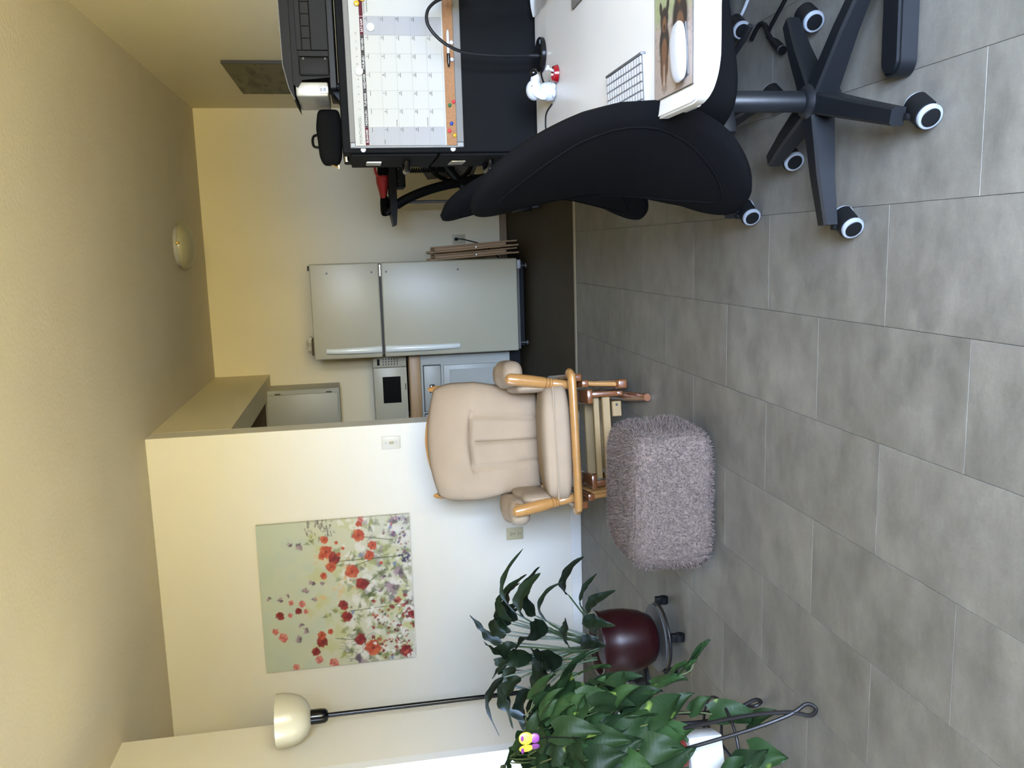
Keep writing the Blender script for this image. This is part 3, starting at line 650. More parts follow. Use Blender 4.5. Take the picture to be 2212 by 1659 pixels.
for cx, cy, rr, c in ((1075, 320, 62, ORG), (780, 480, 66, ORG), (850, 530, 60, DRK), (815, 610, 50, ORG), (1000, 640, 68, ORG), (1085, 740, 64, DRK), (1195, 400, 46, ORG), (1160, 490, 50, ORG), (905, 940, 50, DRK), (930, 1040, 54, DRK), (1040, 1240, 60, DRK), (1150, 1310, 82, ORG), (1450, 1330, 66, DRK), (695, 1275, 56, DRK), (695, 1215, 42, ORG), (635, 1365, 44, DRK), (660, 1435, 40, PNK), (790, 1460, 48, PNK), (340, 1060, 42, DRK), (505, 1010, 34, DRK), (540, 945, 34, PNK), (355, 1250, 46, PNK), (1520, 1000, 46, DRK), (290, 1200, 32, PNK), (745, 690, 34, ORG), (770, 375, 40, ORG), (1085, 220, 34, ORG), (890, 495, 20, ORG), (930, 440, 18, ORG), (875, 395, 18, ORG), (1265, 550, 18, ORG), (775, 1180, 28, ORG), (445, 940, 26, PNK), (430, 1050, 24, PNK), (570, 1010, 24, PNK), (450, 1510, 34, PNK), (740, 520, 34, ORG), (1105, 180, 30, PNK)):
    poppy(cx, cy, rr, *c)
for _ in range(110):
    cx, cy = 1150+RNG.rand()*390, 820+RNG.rand()*560; B_(cx, cy, 8+RNG.rand()*16, [(150, 42, 48), (120, 34, 44), (196, 96, 76), (240, 238, 232)][RNG.randint(4)], 0.7, RNG.rand()*3, 0.3, 0.9)
for _ in range(40):
    cx, cy = 1350+RNG.rand()*190, 150+RNG.rand()*300; B_(cx, cy, 7+RNG.rand()*12, [(188, 72, 80), (96, 80, 128), (228, 224, 224), (140, 100, 120)][RNG.randint(4)], 0.7, RNG.rand()*3, 0.3, 0.85)
for cx, cy in ((1240, 1340), (1260, 1400), (1300, 290), (1480, 270), (1200, 1230)): B_(cx, cy, 16, (124, 62, 40), 0.8, 0.4, 0.4, 0.8)
t = thing('poppy_painting', 'square unframed canvas painting of red poppies on the partition wall', 'painting', (-2.397, YP, 1.03))
cvo = part('canvas', printed_plane(1, 1, cv.a*0.70, 0.028, lambda s, tt, d: (s*0.884, -0.03+d, 0.862*(1-tt))), vcol_mat('poppy_print', 0.55, 0.15), t, 0)

# ------------------------------------------------------------------ glider rocking chair
G = thing('glider_chair', 'honey wood glider chair with beige suede cushions', 'chair', (-0.925, 3.95, 0), math.radians(9))
for s in (-1, 1):
    # turned front arm post leaning outwards
    bm = NB(); p0, p1 = Vector((s*0.258, -0.185, 0.30)), Vector((s*0.305, -0.205, 0.61)); d = p1-p0
    pr = [(0.0, 0.019), (0.1, 0.021), (0.28, 0.022), (0.30, 0.019), (0.315, 0.024), (0.335, 0.024), (0.345, 0.019), (0.36, 0.024), (0.38, 0.024), (0.39, 0.019), (0.405, 0.024), (0.43, 0.0255), (0.6, 0.028), (0.8, 0.028), (0.93, 0.0265), (0.975, 0.021), (1.0, 0.009)]
    add_tube(bm, [p0+d*a for a, _ in pr], [r for _, r in pr], 20); part('arm_post', bm, HONEY, G)
    bm = NB(); add_box(bm, (s*0.30-0.026, -0.19, 0.565), (s*0.30+0.026, 0.22, 0.588), 0.008, 2); part('armrest', bm, HONEY, G)
    # padded sleeve wrapped round the armrest
    bm = NB()
    def puff(p, s=s): 
        return Vector((p.x*(1+0.10*math.sin(p.y*38+1)), p.y, p.z*(1+0.10*math.cos(p.y*31))))
    add_pillow(bm, (s*0.325, 0.045, 0.56), (0.064, 0.215, 0.056), 0.72, 26, 16, fn=puff); sl = part('arm_cushion', bm, CUSHION, G)
    bm = NB(); add_pillow(bm, (s*0.258, 0.02, 0.475), (0.026, 0.21, 0.085), 0.6, 22, 14, fn=puff); part('side_flap', bm, CUSHION, sl)
    # seat side rail and front corner knuckle
    bm = NB(); add_box(bm, (s*0.292-0.018, -0.245, 0.262), (s*0.292+0.018, 0.25, 0.318), 0.01, 3); part('side_rail', bm, REDWOOD, G)
    # slatted swing side with dowels
    bm = NB(); add_box(bm, (s*0.262-0.017, -0.225, 0.226), (s*0.262+0.017, 0.24, 0.259), 0.008, 2); part('slat_top_rail', bm, REDWOOD, G)
    bm = NB(); add_box(bm, (s*0.252-0.022, -0.235, 0.045), (s*0.252+0.022, 0.24, 0.092), 0.01, 3); part('slat_bottom_rail', bm, REDWOOD, G)
    for yy in (-0.195, -0.095, 0.005, 0.105, 0.20):
        bm = NB(); add_tube(bm, [(s*0.252, yy, 0.087), (s*0.262, yy, 0.228)], 0.0115, 12); part('dowel', bm, HONEY, G)
    # base runner on the floor and upright with the glide links
    bm = NB(); add_tube(bm, [(s*0.188, -0.425, 0.017), (s*0.19, -0.25, 0.024), (s*0.192, 0.0, 0.028), (s*0.192, 0.32, 0.017)], [0.017, 0.022, 0.026, 0.017], 12, flat=(1, 0.95)); part('base_runner', bm, REDWOOD, G)
    bm = NB(); add_box(bm, (s*0.208-0.012, -0.155, 0.045), (s*0.208+0.012, 0.17, 0.075), 0.005, 2); part('base_rail', bm, REDWOOD, G)
    for yy in (-0.14, 0.15):
        bm = NB(); add_box(bm, (s*0.208-0.013, yy-0.018, 0.070), (s*0.208+0.013, yy+0.018, 0.205), 0.006, 2); part('glide_link', bm, REDWOOD, G)
    bm = NB(); add_box(bm, (s*0.20-0.034, -0.175, 0.196), (s*0.20+0.034, 0.18, 0.224), 0.008, 2); part('glide_top_rail', bm, REDWOOD, G)
    # back post with finial
    bm = NB(); add_tube(bm, [(s*0.245, 0.225, 0.27), (s*0.262, 0.275, 0.60), (s*0.272, 0.335, 0.885), (s*0.272, 0.342, 0.905), (s*0.272, 0.348, 0.925)], [0.02, 0.02, 0.018, 0.015, 0.006], 14); part('back_post', bm, HONEY, G)
bm = NB(); add_tube(bm, smoothpath([(-0.312, -0.215, 0.314), (-0.302, -0.248, 0.314), (-0.27, -0.262, 0.314), (0.0, -0.264, 0.314), (0.27, -0.262, 0.314), (0.302, -0.248, 0.314), (0.312, -0.215, 0.314)], 5), 0.024, 14, flat=(1.1, 0.8)); part('front_rail', bm, HONEY, G)
bm = NB(); add_tube(bm, smoothpath([(-0.26, 0.33, 0.85), (-0.13, 0.345, 0.905), (0, 0.35, 0.925), (0.13, 0.345, 0.905), (0.26, 0.33, 0.85)]), 0.02, 10, flat=(1.0, 1.5)); part('crest_rail', bm, HONEY, G)
for yy, za, zb in ((-0.12, 0.104, 0.142), (-0.085, 0.148, 0.176), (0.13, 0.11, 0.165)):
    bm = NB(); add_box(bm, (-0.194, yy-0.013, za), (0.194, yy+0.013, zb), 0.003, 1); part('cross_stretcher', bm, PALEWOOD, G)
bm = NB(); add_box(bm, (-0.19, 0.27, 0.03), (0.19, 0.30, 0.07), 0.003, 1); part('rear_stretcher', bm, PALEWOOD, G)
bm = NB(); add_box(bm, (0.10, -0.152, 0.055), (0.172, -0.134, 0.10), 0.003, 1); ls = part('lock_block', bm, PALEWOOD, G)
bm = NB(); add_cyl(bm, (0.155, -0.1525, 0.078), (0.155, -0.1555, 0.078), 0.006, n=12); part('bolt', bm, DARKSLOT, ls)
# seat cushion
def seatfn(p): return Vector((p.x*(1-0.03*math.sin(p.z*20)), p.y, p.z*(1+0.1*math.cos(p.x*6))))
bm = NB(); add_pillow(bm, (0, 0, 0), (0.272, 0.255, 0.066), 0.42, 44, 22, fn=seatfn, mtx=Matrix.Translation((0, -0.02, 0.362)) @ rotm('X', -8)); sc_ = part('seat_cushion', bm, CUSHION, G)
bm = NB(); add_tube(bm, smoothpath([(-0.255, -0.2655, 0.405), (-0.15, -0.2715, 0.407), (0, -0.273, 0.408), (0.15, -0.2715, 0.407), (0.255, -0.2655, 0.405)]), 0.004, 6); part('seam', bm, CUSHION, sc_)
# back cushion: fat grid with quilted creases
bm = NB(); NU, NV = 48, 56; hw = 0.30; zz0, zz1 = 0.40, 0.945
def back_pt(u, v, side):
    # u,v in -1..1 ; outline: arched top, slightly narrower waist
    z = 0.5*(v+1); w = hw*(0.80+0.20*min(1, z/0.6) - 0.0)
    w *= (1-0.10*max(0, (z-0.8)/0.2)**2)
    ztop = zz0+(zz1-zz0-0.045*u*u)*z
    e = (1-abs(u)**4.5)*(1-abs(v)**5); thick = 0.062*max(e, 0)**0.5
    if side < 0:
        if z < 0.62: thick -= 0.018*max(math.exp(-((u*3-1.32)/0.10)**2), math.exp(-((u*3+1.32)/0.10)**2), math.exp(-((u*3)/0.08)**2))*min(1, (0.62-z)/0.05)
        zc = 0.62+0.03*(1-min(1, abs(u)/0.62)**2)-0.02
        if abs(u) < 0.62: thick -= 0.026*math.exp(-((z-zc)/0.014)**2)*(1-(abs(u)/0.62)**4)
        thick += 0.012*math.exp(-((z-0.8)/0.12)**2)*(1-u*u)
    lean = 0.155+0.155*z
    return Vector((w*u, lean+side*thick, ztop))
fr = [[bm.verts.new(back_pt(-1+2*i/NU, -1+2*j/NV, -1)) for i in range(NU+1)] for j in range(NV+1)]
bk = [[bm.verts.new(back_pt(-1+2*i/NU, -1+2*j/NV, 1)) for i in range(NU+1)] for j in range(NV+1)]
for j in range(NV):
    for i in range(NU):
        bm.faces.new((fr[j][i], fr[j][i+1], fr[j+1][i+1], fr[j+1][i])); bm.faces.new((bk[j][i], bk[j+1][i], bk[j+1][i+1], bk[j][i+1]))
bmesh.ops.remove_doubles(bm, verts=bm.verts, dist=0.0015)
part('back_cushion', bm, CUSHION, G, 80)

# ------------------------------------------------------------------ shaggy ottoman
O = thing('shag_ottoman', 'taupe shaggy ottoman cube in front of the glider chair', 'ottoman', (-0.938, 3.03, 0))
OH = (0.254, 0.20, 0.152)
def otfn(p):
    k = 1+0.05*max(0, -p.z/OH[2]); q = Vector((p.x*k, p.y*k, p.z*(1+0.05*math.cos(p.x*6)*math.cos(p.y*7)))); return q
bm = NB(); add_pillow(bm, (0, 0, OH[2]+0.006), OH, 0.34, 120, 64, fn=otfn)
bm.normal_update()
for v in bm.verts: v.co += v.normal*(random.random()*0.007-0.002)
for v in bm.verts: v.co.z = max(v.co.z, 0.002)
body = part('body', bm, SHAG, O, 180)
# pile: short tufts all over
vs, fs = [], []
src = body.data; ar = np.array([p.area for p in src.polygons]); cum = np.cumsum(ar)/ar.sum()
for q in range(26000):
    pi_ = min(int(np.searchsorted(cum, random.random())), len(ar)-1); pl = src.polygons[pi_]
    vv = [src.vertices[i].co for i in pl.vertices]; a, c_ = random.random(), random.random()
    p = vv[0]*(1-a)*(1-c_)+vv[1]*a*(1-c_)+vv[2]*a*c_+(vv[3] if len(vv) > 3 else vv[0])*(1-a)*c_
    n_ = pl.normal
    if p.z < 0.012: continue
    tv = Vector((random.gauss(0, 1), random.gauss(0, 1), random.gauss(0, 1)-0.4)); tv = (tv-n_*tv.dot(n_)); tv.normalize()
    sd = n_.cross(tv); L = 0.010+0.009*random.random(); w = 0.0016
    i0 = len(vs); vs += [tuple(p-sd*w), tuple(p+sd*w), tuple(p+n_*L*0.75+tv*L*0.65)]; fs.append((i0, i0+1, i0+2))
me = bpy.data.meshes.new('pile'); me.from_pydata(vs, [], fs); me.update()
pile = part('pile', me, SHAG, O); pile['kind'] = 'stuff'

# ------------------------------------------------------------------ floor lamp
t = thing('floor_lamp', 'black torchiere floor lamp with white bowl shade in the left corner', 'floor lamp', (-2.075, 3.70, 0))
b = NB(); add_lathe(b, [(0.125, 0.0), (0.125, 0.012), (0.118, 0.02), (0.03, 0.028), (0.014, 0.045), (0.012, 0.06)], 36); part('base', b, BLACKM, t)
b = NB(); add_cyl(b, (0, 0, 0.055), (0, 0, 1.50), 0.0105, n=16); part('pole', b, BLACKG, t)
b = NB(); add_lathe(b, [(0.011, 1.485), (0.024, 1.49), (0.031, 1.50), (0.033, 1.52), (0.033, 1.565), (0.03, 1.568)], 28); part('socket_cup', b, BLACKG, t)
b = NB(); po = [(0.03, 1.562), (0.05, 1.567), (0.078, 1.583), (0.10, 1.61), (0.112, 1.645), (0.117, 1.68), (0.118, 1.712)]; pi2 = [(0.1145, 1.712), (0.1135, 1.68), (0.108, 1.647), (0.096, 1.614), (0.075, 1.588), (0.05, 1.572), (0.02, 1.57)]
add_lathe(b, po+pi2, 48); part('bowl_shade', b, BOWLM, t, 60)

# ------------------------------------------------------------------ filing cabinet, calendar and what stands on it
FX, FY = 0.318, 3.06
t = thing('filing_cabinet', 'black steel four-drawer filing cabinet at the far end of the desk', 'filing cabinet', (FX, FY, 0))
part('body', bx((0.012, 0, 0), (0.70, 0.40, 1.27), 0.004, 1), CABBLK, t)
for k in range(4):
    z0 = 0.03+k*0.305; dr = part('drawer', bx((0.0, 0.008, z0), (0.0115, 0.392, z0+0.298), 0.003, 1), CABBLK, t)
    part('label_holder', bx((-0.006, 0.14, z0+0.19), (-0.0005, 0.26, z0+0.245), 0.002, 1), CHROME, dr)
    bm = NB(); add_tube(bm, smoothpath([(0.0, 0.13, z0+0.10), (-0.028, 0.14, z0+0.10), (-0.032, 0.20, z0+0.10), (-0.028, 0.26, z0+0.10), (0.0, 0.27, z0+0.10)]), 0.011, 10); part('handle', bm, BLACKG, dr)
b = NB(); add_cyl(b, (0.012, 0.10, 1.258), (-0.006, 0.10, 1.258), 0.008, n=16); part('lock', b, CHROME, t)

CB = thing('calendar_board', 'white dry-erase calendar board with cork strip on the filing cabinet side', 'calendar', (0.345, FY-0.0005, 0.855))
CW, CHh = 0.60, 0.388
part('backing', bx((0.004, -0.012, 0.004), (CW, 0, CHh-0.004)), GREYMET, CB, 0)
part('frame_bar', bx((0.018, -0.019, CHh-0.018), (CW, -0.0005, CHh), 0.002, 1), ALU, CB); part('frame_bar', bx((0.018, -0.019, 0), (CW, -0.0005, 0.024), 0.002, 1), ALU, CB)
b = NB(); add_box(b, (0, -0.019, 0), (0.007, -0.0005, CHh), 0.002, 1); part('frame_bar', b, GREYMET, CB)
for z0, z1 in ((0, 0.0245), (CHh-0.0185, CHh)): part('frame_corner', bx((0.0005, -0.0195, z0), (0.0178, -0.0006, z1), 0.002, 1), GREYMET, CB)
part('cork_strip', bx((0.0075, -0.015, 0.0245), (CW, -0.0125, 0.0585)), CORK, CB, 0)
brd = part('whiteboard', bx((0.0075, -0.0165, 0.059), (CW, -0.0125, CHh-0.0185)), PAPERW, CB, 0)
YB = -0.0168; c0, cw, top = 0.009, 0.0596, 0.3235; rowh = 0.0518
cols = [c0+cw*i for i in range(8)]
for i, nm in enumerate(('SUN\u2022DIM', 'MON\u2022LUN', 'TUE\u2022MAR', 'WED\u2022MER', 'THUR\u2022JEU', 'FRI\u2022VEN', 'SAT\u2022SAM', '')):
    x0_ = cols[i]; x1_ = cols[i]+cw if i < 7 else CW
    hh = part('day_header', bx((x0_+0.0002, YB-0.0004, top), (x1_-(0.0002 if i < 6 else 0.0015), YB, top+0.0125)), HDRM if i in (0, 6, 7) else HDRK, CB, 0)
    if nm:
        bm = NB(); text_into(bm, nm, 0.0105, Matrix.Translation(((x0_+x1_)/2, YB-0.0006, top+0.0025)) @ FRONT, 'CENTER', 0.0002); part('lettering', bm, PRNW, hh, 0)
for i in (0, 6): part('weekend_column', bx((cols[i]+0.0005, YB-0.0002, top-5*rowh), (cols[i]+cw-0.0005, YB, top-0.001)), WEEKEND, CB, 0)
bm = NB()
for i in range(8): add_box(bm, (cols[i]-0.0003, YB-0.0004, top-5*rowh), (cols[i]+0.0003, YB-0.0001, top))
for j in range(1, 6): add_box(bm, (cols[0], YB-0.0004, top-j*rowh-0.0003), (cols[7], YB-0.0001, top-j*rowh+0.0003))
part('grid_lines', bm, PLIGHT, CB, 0)
bm = NB(); text_into(bm, 'MONTH/MOIS:', 0.0135, Matrix.Translation((0.014, YB-0.0005, top+0.023)) @ FRONT)
for k in range(12): text_into(bm, str(k+1), 0.0095, Matrix.Translation((0.103+k*0.0243, YB-0.0005, top+0.0235)) @ FRONT, 'CENTER')
part('month_lettering', bm, PGREY, CB, 0)
bm = NB(); bl = NB(); d = 1
for j in range(5):
    for i in range(7):
        x, z = cols[i]+0.043, top-j*rowh-0.0125
        add_box(bl, (x, YB-0.0005, z-0.0006), (x+0.0155, YB-0.0002, z+0.0006))
        if j == 0 and i < 3: continue
        if d <= 31:
            text_into(bm, str(d), 0.0095, Matrix.Translation((x+0.008, YB-0.0005, z+0.0022)) @ FRONT @ Matrix.Shear('XY', 4, (0.12, 0)), 'CENTER'); d += 1
part('date_lettering', bm, PINK, CB, 0); part('date_underlines', bl, PINK, CB, 0)
# handwriting squiggles
bm = NB()
for (x, z, w_, tall) in ((cols[1]+0.002, top-2*rowh+0.004, 0.022, 0.006), (cols[0]+0.004, top-1*rowh-0.004, 0.013, 0.005), (cols[1]+0.002, top-4*rowh+0.003, 0.03, 0.006), (cols[7]+0.006, top-0.008, 0.06, 0.007), (cols[7]+0.012, top-0.017, 0.055, 0.006)):
    n_ = int(w_/0.0016); add_tube(bm, [(x+w_*k/n_, YB-0.0004, z+tall*(0.5+0.5*math.sin(k*2.1)*math.cos(k*0.7+1))) for k in range(n_+1)], 0.0006, 5)
part('handwriting', bm, PINK, CB, 0)
def disc_pin(name, label, cat, x, z, r, m_, dome=0.007, group=None, y=None):
    bm = NB(); add_lathe(bm, [(r*0.5, 0), (r*0.55, 0.003), (r*0.95, 0.0035), (r, 0.005), (r*0.85, dome), (r*0.4, dome+0.0015), (0.0004, dome+0.002)], 20, rotm('X', 90))
    o = part(name, bm, m_, None, loc=(x, (CB.location.y-0.0152) if y is None else y, z)); return tag(o, label, cat, group)
zc = CB.location.z; xc = CB.location.x
disc_pin('push_pin', 'red push pin near the marker side of the cork strip, beside the green pin', 'push pin', 0.497, 0.886, 0.0062, PINRED)
disc_pin('push_pin', 'green push pin on the cork strip', 'push pin', 0.485, 0.8995, 0.0062, PINGRN)
disc_pin('push_pin', 'blue push pin on the cork strip', 'push pin', 0.4245, 0.8955, 0.0064, PINBLU)
disc_pin('push_pin', 'red push pin on the cork strip between the blue and yellow pins', 'push pin', 0.4005, 0.9035, 0.0062, PINRED)
disc_pin('push_pin', 'yellow push pin at the left end of the cork strip', 'push pin', 0.385, 0.886, 0.0064, PINYEL)
disc_pin('push_pin', 'white push pin under the white end of the marker', 'push pin', 0.690, 0.8862, 0.0068, WHITEP)
disc_pin('push_pin', 'white push pin under the black cap of the marker', 'push pin', 0.635, 0.8862, 0.0068, WHITEP)
o = disc_pin('magnet', 'yellow round magnet at the top edge of the calendar, left one', 'magnet', 0.81, 1.197, 0.0095, MAGYEL, 0.009, None, CB.location.y-0.0168)
disc_pin('magnet', 'yellow round magnet beside the maroon notes header', 'magnet', 0.825, 1.178, 0.0095, MAGYEL, 0.009, None, CB.location.y-0.0173)
for x, z, lb in ((0.735, 1.155, 'clear round magnet in the first Saturday square'), (0.594, 1.2005, 'clear round magnet over the month row at number seven')):
    bm = NB(); add_lathe(bm, [(0.0135, 0), (0.0135, 0.006), (0.012, 0.007), (0.010, 0.0068), (0.0095, 0.005), (0.0005, 0.005)], 28, rotm('X', 90)); o = part('magnet', bm, CLEARM, None, loc=(x, CB.location.y-0.0175, z)); tag(o, lb, 'magnet')
for z, lb in ((1.2, 'white round magnet on the cabinet by the upper left edge of the calendar'), (0.892, 'white round magnet on the cabinet by the lower left edge of the calendar')):
    bm = NB(); add_lathe(bm, [(0.009, 0), (0.009, 0.006), (0.007, 0.008), (0.0004, 0.0085)], 20, rotm('X', 90)); o = part('magnet', bm, WHITEP, None, loc=(0.3415, FY-0.0002, z)); tag(o, lb, 'magnet')
t = thing('marker', 'white marker pen with black cap clipped on the cork strip', 'marker', (0.672, CB.location.y-0.0215, 0.898))
b = NB(); add_tube(b, [(-0.018, 0, 0), (0.04, 0, 0), (0.052, 0, 0), (0.058, 0, 0)], [0.005, 0.005, 0.0042, 0.002], 14); part('barrel', b, WHITEP, t)
b = NB(); add_tube(b, [(-0.062, 0, 0), (-0.058, 0, 0), (-0.045, 0, 0), (-0.0185, 0, 0)], [0.002, 0.0035, 0.0054, 0.0056], 14); part('cap', b, BLACKG, t)

# printer on the filing cabinet
t = thing('printer', 'black and silver inkjet printer on top of the filing cabinet', 'printer', (0.53, 3.09, 1.2705))
part('base', bx((0.02, 0.01, 0.006), (0.46, 0.33, 0.03), 0.003, 1), BLACKP, t)
b = NB(); add_prism(b, [(0.055, 0.028), (0.46, 0.028), (0.46, 0.15), (0.03, 0.15), (0.02, 0.135), (0.045, 0.12)], 0.0, 0.33, 'y'); part('body', b, PRNTBLK, t, 20)
b = NB(); add_prism(b, [(-0.02, 0.1455), (0.015, 0.163), (0.09, 0.179), (0.47, 0.183), (0.47, 0.1505), (0.03, 0.1505)], -0.01, 0.34, 'y'); part('lid', b, PRNTBLK, t, 20)
b = NB(); add_tube(b, [(-0.021, -0.0115, 0.147), (0.015, -0.0115, 0.1645), (0.09, -0.0115, 0.1805), (0.47, -0.0115, 0.1845)], 0.0014, 6); part('lid_edge', b, ALU, t)
b = NB(); add_box(b, (-0.008, 0.004, 0.036), (0.04, 0.3, 0.144), 0.006, 2); sp = part('side_panel', b, PRNSILV, t)
b = NB(); add_box(b, (0.002, -0.0006, 0.036), (0.026, 0.0035, 0.066), 0.003, 2); cs = part('card_slot_panel', b, WHITEP, sp)
part('usb_port', bx((0.008, -0.0018, 0.043), (0.020, -0.0007, 0.052)), BLACKG, cs, 0); part('card_slot', bx((0.008, -0.0018, 0.055), (0.020, -0.0007, 0.063)), GREYMET, cs, 0)
b = NB(); add_box(b, (0.058, -0.012, 0.028), (0.118, -0.0005, 0.128), 0.006, 3); lp = part('left_panel', b, PRNTBLK, t)
for z in (0.04, 0.112):
    b = NB(); add_cyl(b, (0.112, -0.0122, z), (0.112, -0.0138, z), 0.0035, n=12); part('screw', b, DARKSLOT, lp)
part('seam_panel', bx((0.1195, -0.0105, 0.028), (0.138, -0.0005, 0.128), 0.001, 1), PRNTBLK, t)
tr = part('output_tray', bx((0.1395, -0.012, 0.028), (0.445, -0.0005, 0.084), 0.0015, 1), PRNTBLK, t)
for k in range(8): part('tray_segment', bx((0.1395+k*0.0385, -0.011, 0.0855), (0.1770+k*0.0385, -0.0005, 0.113), 0.001, 1), PRNTBLK, t)
part('upper_strip', bx((0.1395, -0.009, 0.1150), (0.445, -0.0005, 0.132), 0.001, 1), PRNTBLK, t)
for fx in (0.03, 0.45):
    for fy in (0.03, 0.31):
        b = NB(); add_cyl(b, (fx, fy, 0), (fx, fy, 0.0058), 0.012, n=12); part('foot', b, BLACKP, t)
b = NB(); add_prism(b, [(-0.01, 0.0), (0.03, 0.03), (0.05, 0.03), (0.05, 0.0)], 0.08, 0.2, 'y'); part('side_bracket', b, BLACKP, t)
# pouch
t = thing('camera_pouch', 'small black zipped pouch on the filing cabinet beside the printer', 'pouch', (0.412, 3.31, 1.2705))
def pf(p):
    k = 1-0.28*max(0, -p.x/0.1)**2; return Vector((p.x, p.y, p.z*k*(1+0.04*math.sin(p.x*60))))
b = NB(); add_pillow(b, (0, 0, 0.045), (0.098, 0.05, 0.045), 0.36, 40, 20, fn=pf); part('body', b, BLACKCLOTH, t)
b = NB(); add_tube(b, smoothpath([(0.012, 0, 0.085), (0.006, 0, 0.103), (-0.012, 0, 0.108), (-0.03, 0, 0.103), (-0.034, 0, 0.082)]), 0.012, 8, flat=(1.5, 0.4)); part('loop_handle', b, BLACKP, t)
b = NB(); add_box(b, (-0.112, -0.02, 0.015), (-0.097, 0.0, 0.022), 0.002, 1, rotm('Y', 0)); part('zip_pull', b, BRASS, t)
b = NB(); add_tube(b, smoothpath([(-0.068, -0.012, 0.073), (-0.09, -0.014, 0.055), (-0.103, -0.014, 0.03), (-0.106, -0.012, 0.018)]), 0.003, 6); part('zip', b, BRASS, t)

# ------------------------------------------------------------------ desk and what lies on it
DZ = 0.60
D = thing('standing_desk', 'white rectangular desk with black T-shaped feet', 'desk', (0, 0, 0))
def rrect(x0, y0, x1, y1, r, n=8):
    pts = []
    for cx, cy, a0 in ((x1-r, y1-r, 0), (x0+r, y1-r, PI/2), (x0+r, y0+r, PI), (x1-r, y0+r, 1.5*PI)):
        for k in range(n+1): pts.append((cx+r*math.cos(a0+k*PI/2/n), cy+r*math.sin(a0+k*PI/2/n)))
    return pts
b = NB(); add_prism(b, rrect(0.257, 1.519, 1.035, 3.022, 0.085, 12), DZ-0.026, DZ)
es = [e for e in b.edges if abs(e.verts[0].co.z-e.verts[1].co.z) < 1e-6]; bmesh.ops.bevel(b, geom=es, offset=0.004, segments=2, affect='EDGES'); part('top', b, DESKW, D, 50)
for yy in (1.815, 2.79):
    b = NB(); xs = 0.385 if yy < 2 else 0.47
    pts = [(0.99, yy-0.035), (0.99, yy+0.035)]+[(xs+0.035*math.cos(a), yy+0.035*math.sin(a)) for a in [PI/2+k*PI/12 for k in range(13)]]
    add_prism(b, pts, 0.006, 0.052); es = [e for e in b.edges if e.verts[0].co.z > 0.05 and e.verts[1].co.z > 0.05]; bmesh.ops.bevel(b, geom=es, offset=0.007, segments=2, affect='EDGES'); part('foot', b, BLACKM, D, 40)
    for gx in (xs, 0.95):
        b = NB(); add_cyl(b, (gx, yy, 0), (gx, yy, 0.0065), 0.02, n=14); part('glide', b, BLACKP, D)
    part('column', bx((0.64, yy-0.032, 0.052), (0.72, yy+0.032, DZ-0.065), 0.004, 1), BLACKM, D)
    part('bracket', bx((0.40, yy-0.03, DZ-0.065), (0.95, yy+0.03, DZ-0.0262), 0.003, 1), BLACKM, D)
part('crossbar', bx((0.66, 1.848, DZ-0.064), (0.70, 2.757, DZ-0.03), 0.003, 1), BLACKM, D)
part('control_box', bx((0.262, 1.66, DZ-0.046), (0.31, 1.735, DZ-0.0262), 0.003, 1), WHITEP, D)
# keyboard
K = thing('keyboard', 'slim white keyboard on the desk', 'keyboard', (0.288, 1.855, DZ))
b = NB(); add_prism(b, [(0, 0.0), (0.114, 0.0), (0.114, 0.0095), (0, 0.0045)], 0, 0.279, 'y'); part('tray', b, KEYTRAY, K, 30)
part('rear_roller', bx((0.1142, 0.004, 0.0), (0.121, 0.275, 0.013), 0.003, 2), GREYMET, K)
kb = NB(); add_box(kb, (-0.0079, -0.0081, 0), (0.0079, 0.0081, 0.0026), 0.0012, 1); kme = finish(kb, 30); kme.materials.append(WHITEP)
kb = NB(); add_box(kb, (-0.0079, -0.045, 0), (0.0079, 0.045, 0.0026), 0.0012, 1); kspace = finish(kb, 30); kspace.materials.append(WHITEP)
for r in range(6):
    for q in range(14):
        x = 0.0125+r*0.0186; y = 0.016+q*0.019; me_ = kme
        if r == 0 and 4 <= q <= 8:
            if q != 6: continue
            me_ = kspace
        o = part('key', me_, None, K, loc=(x, y, 0.0046+x*0.0439)); o.rotation_euler = (0, -0.0438, 0)
# mouse mat with a photograph of two dogs
cv = Canvas(110, 110)
gr, gv = np.array(rgb(178, 184, 138)), np.array(rgb(196, 178, 166)); kk = np.clip((cv.Y-0.34)/0.12, 0, 1)[..., None]; cv.a = gr*(1-kk)+gv*kk
for _ in range(160):
    x, y = RNG.rand(2); c_ = [(150, 160, 112), (204, 208, 164)][RNG.randint(2)] if y < 0.4 else [(150, 130, 118), (216, 200, 196), (122, 100, 88)][RNG.randint(3)]
    cv.blob(x, y, 0.01+0.02*RNG.rand(), 0.006+0.014*RNG.rand(), rgb(*c_), op=0.55)
DB, DT, DL = rgb(52, 42, 38), rgb(132, 92, 64), rgb(186, 150, 118)
def dog(x, y, s):
    for sx in (-0.055, 0.045): cv.blob(x+sx*s, y+0.30*s, 0.04*s, 0.16*s, DT)
    for sx in (-0.09, 0.085): cv.blob(x+sx*s, y+0.25*s, 0.03*s, 0.12*s, rgb(104, 74, 52))
    cv.blob(x, y+0.08*s, 0.165*s, 0.19*s, DB); cv.blob(x, y+0.14*s, 0.09*s, 0.12*s, DT)
    cv.blob(x, y-0.12*s, 0.135*s, 0.115*s, DB); cv.blob(x, y-0.08*s, 0.07*s, 0.075*s, DT); cv.blob(x, y-0.055*s, 0.026*s, 0.03*s, rgb(30, 24, 24))
    for sx in (-1, 1): cv.blob(x+sx*0.10*s, y-0.22*s, 0.045*s, 0.075*s, DB, rot=sx*0.35)
    cv.blob(x, y+0.45*s, 0.1*s, 0.025*s, rgb(140, 112, 92), op=0.7)
dog(0.27, 0.50, 0.95); dog(0.68, 0.36, 1.35)
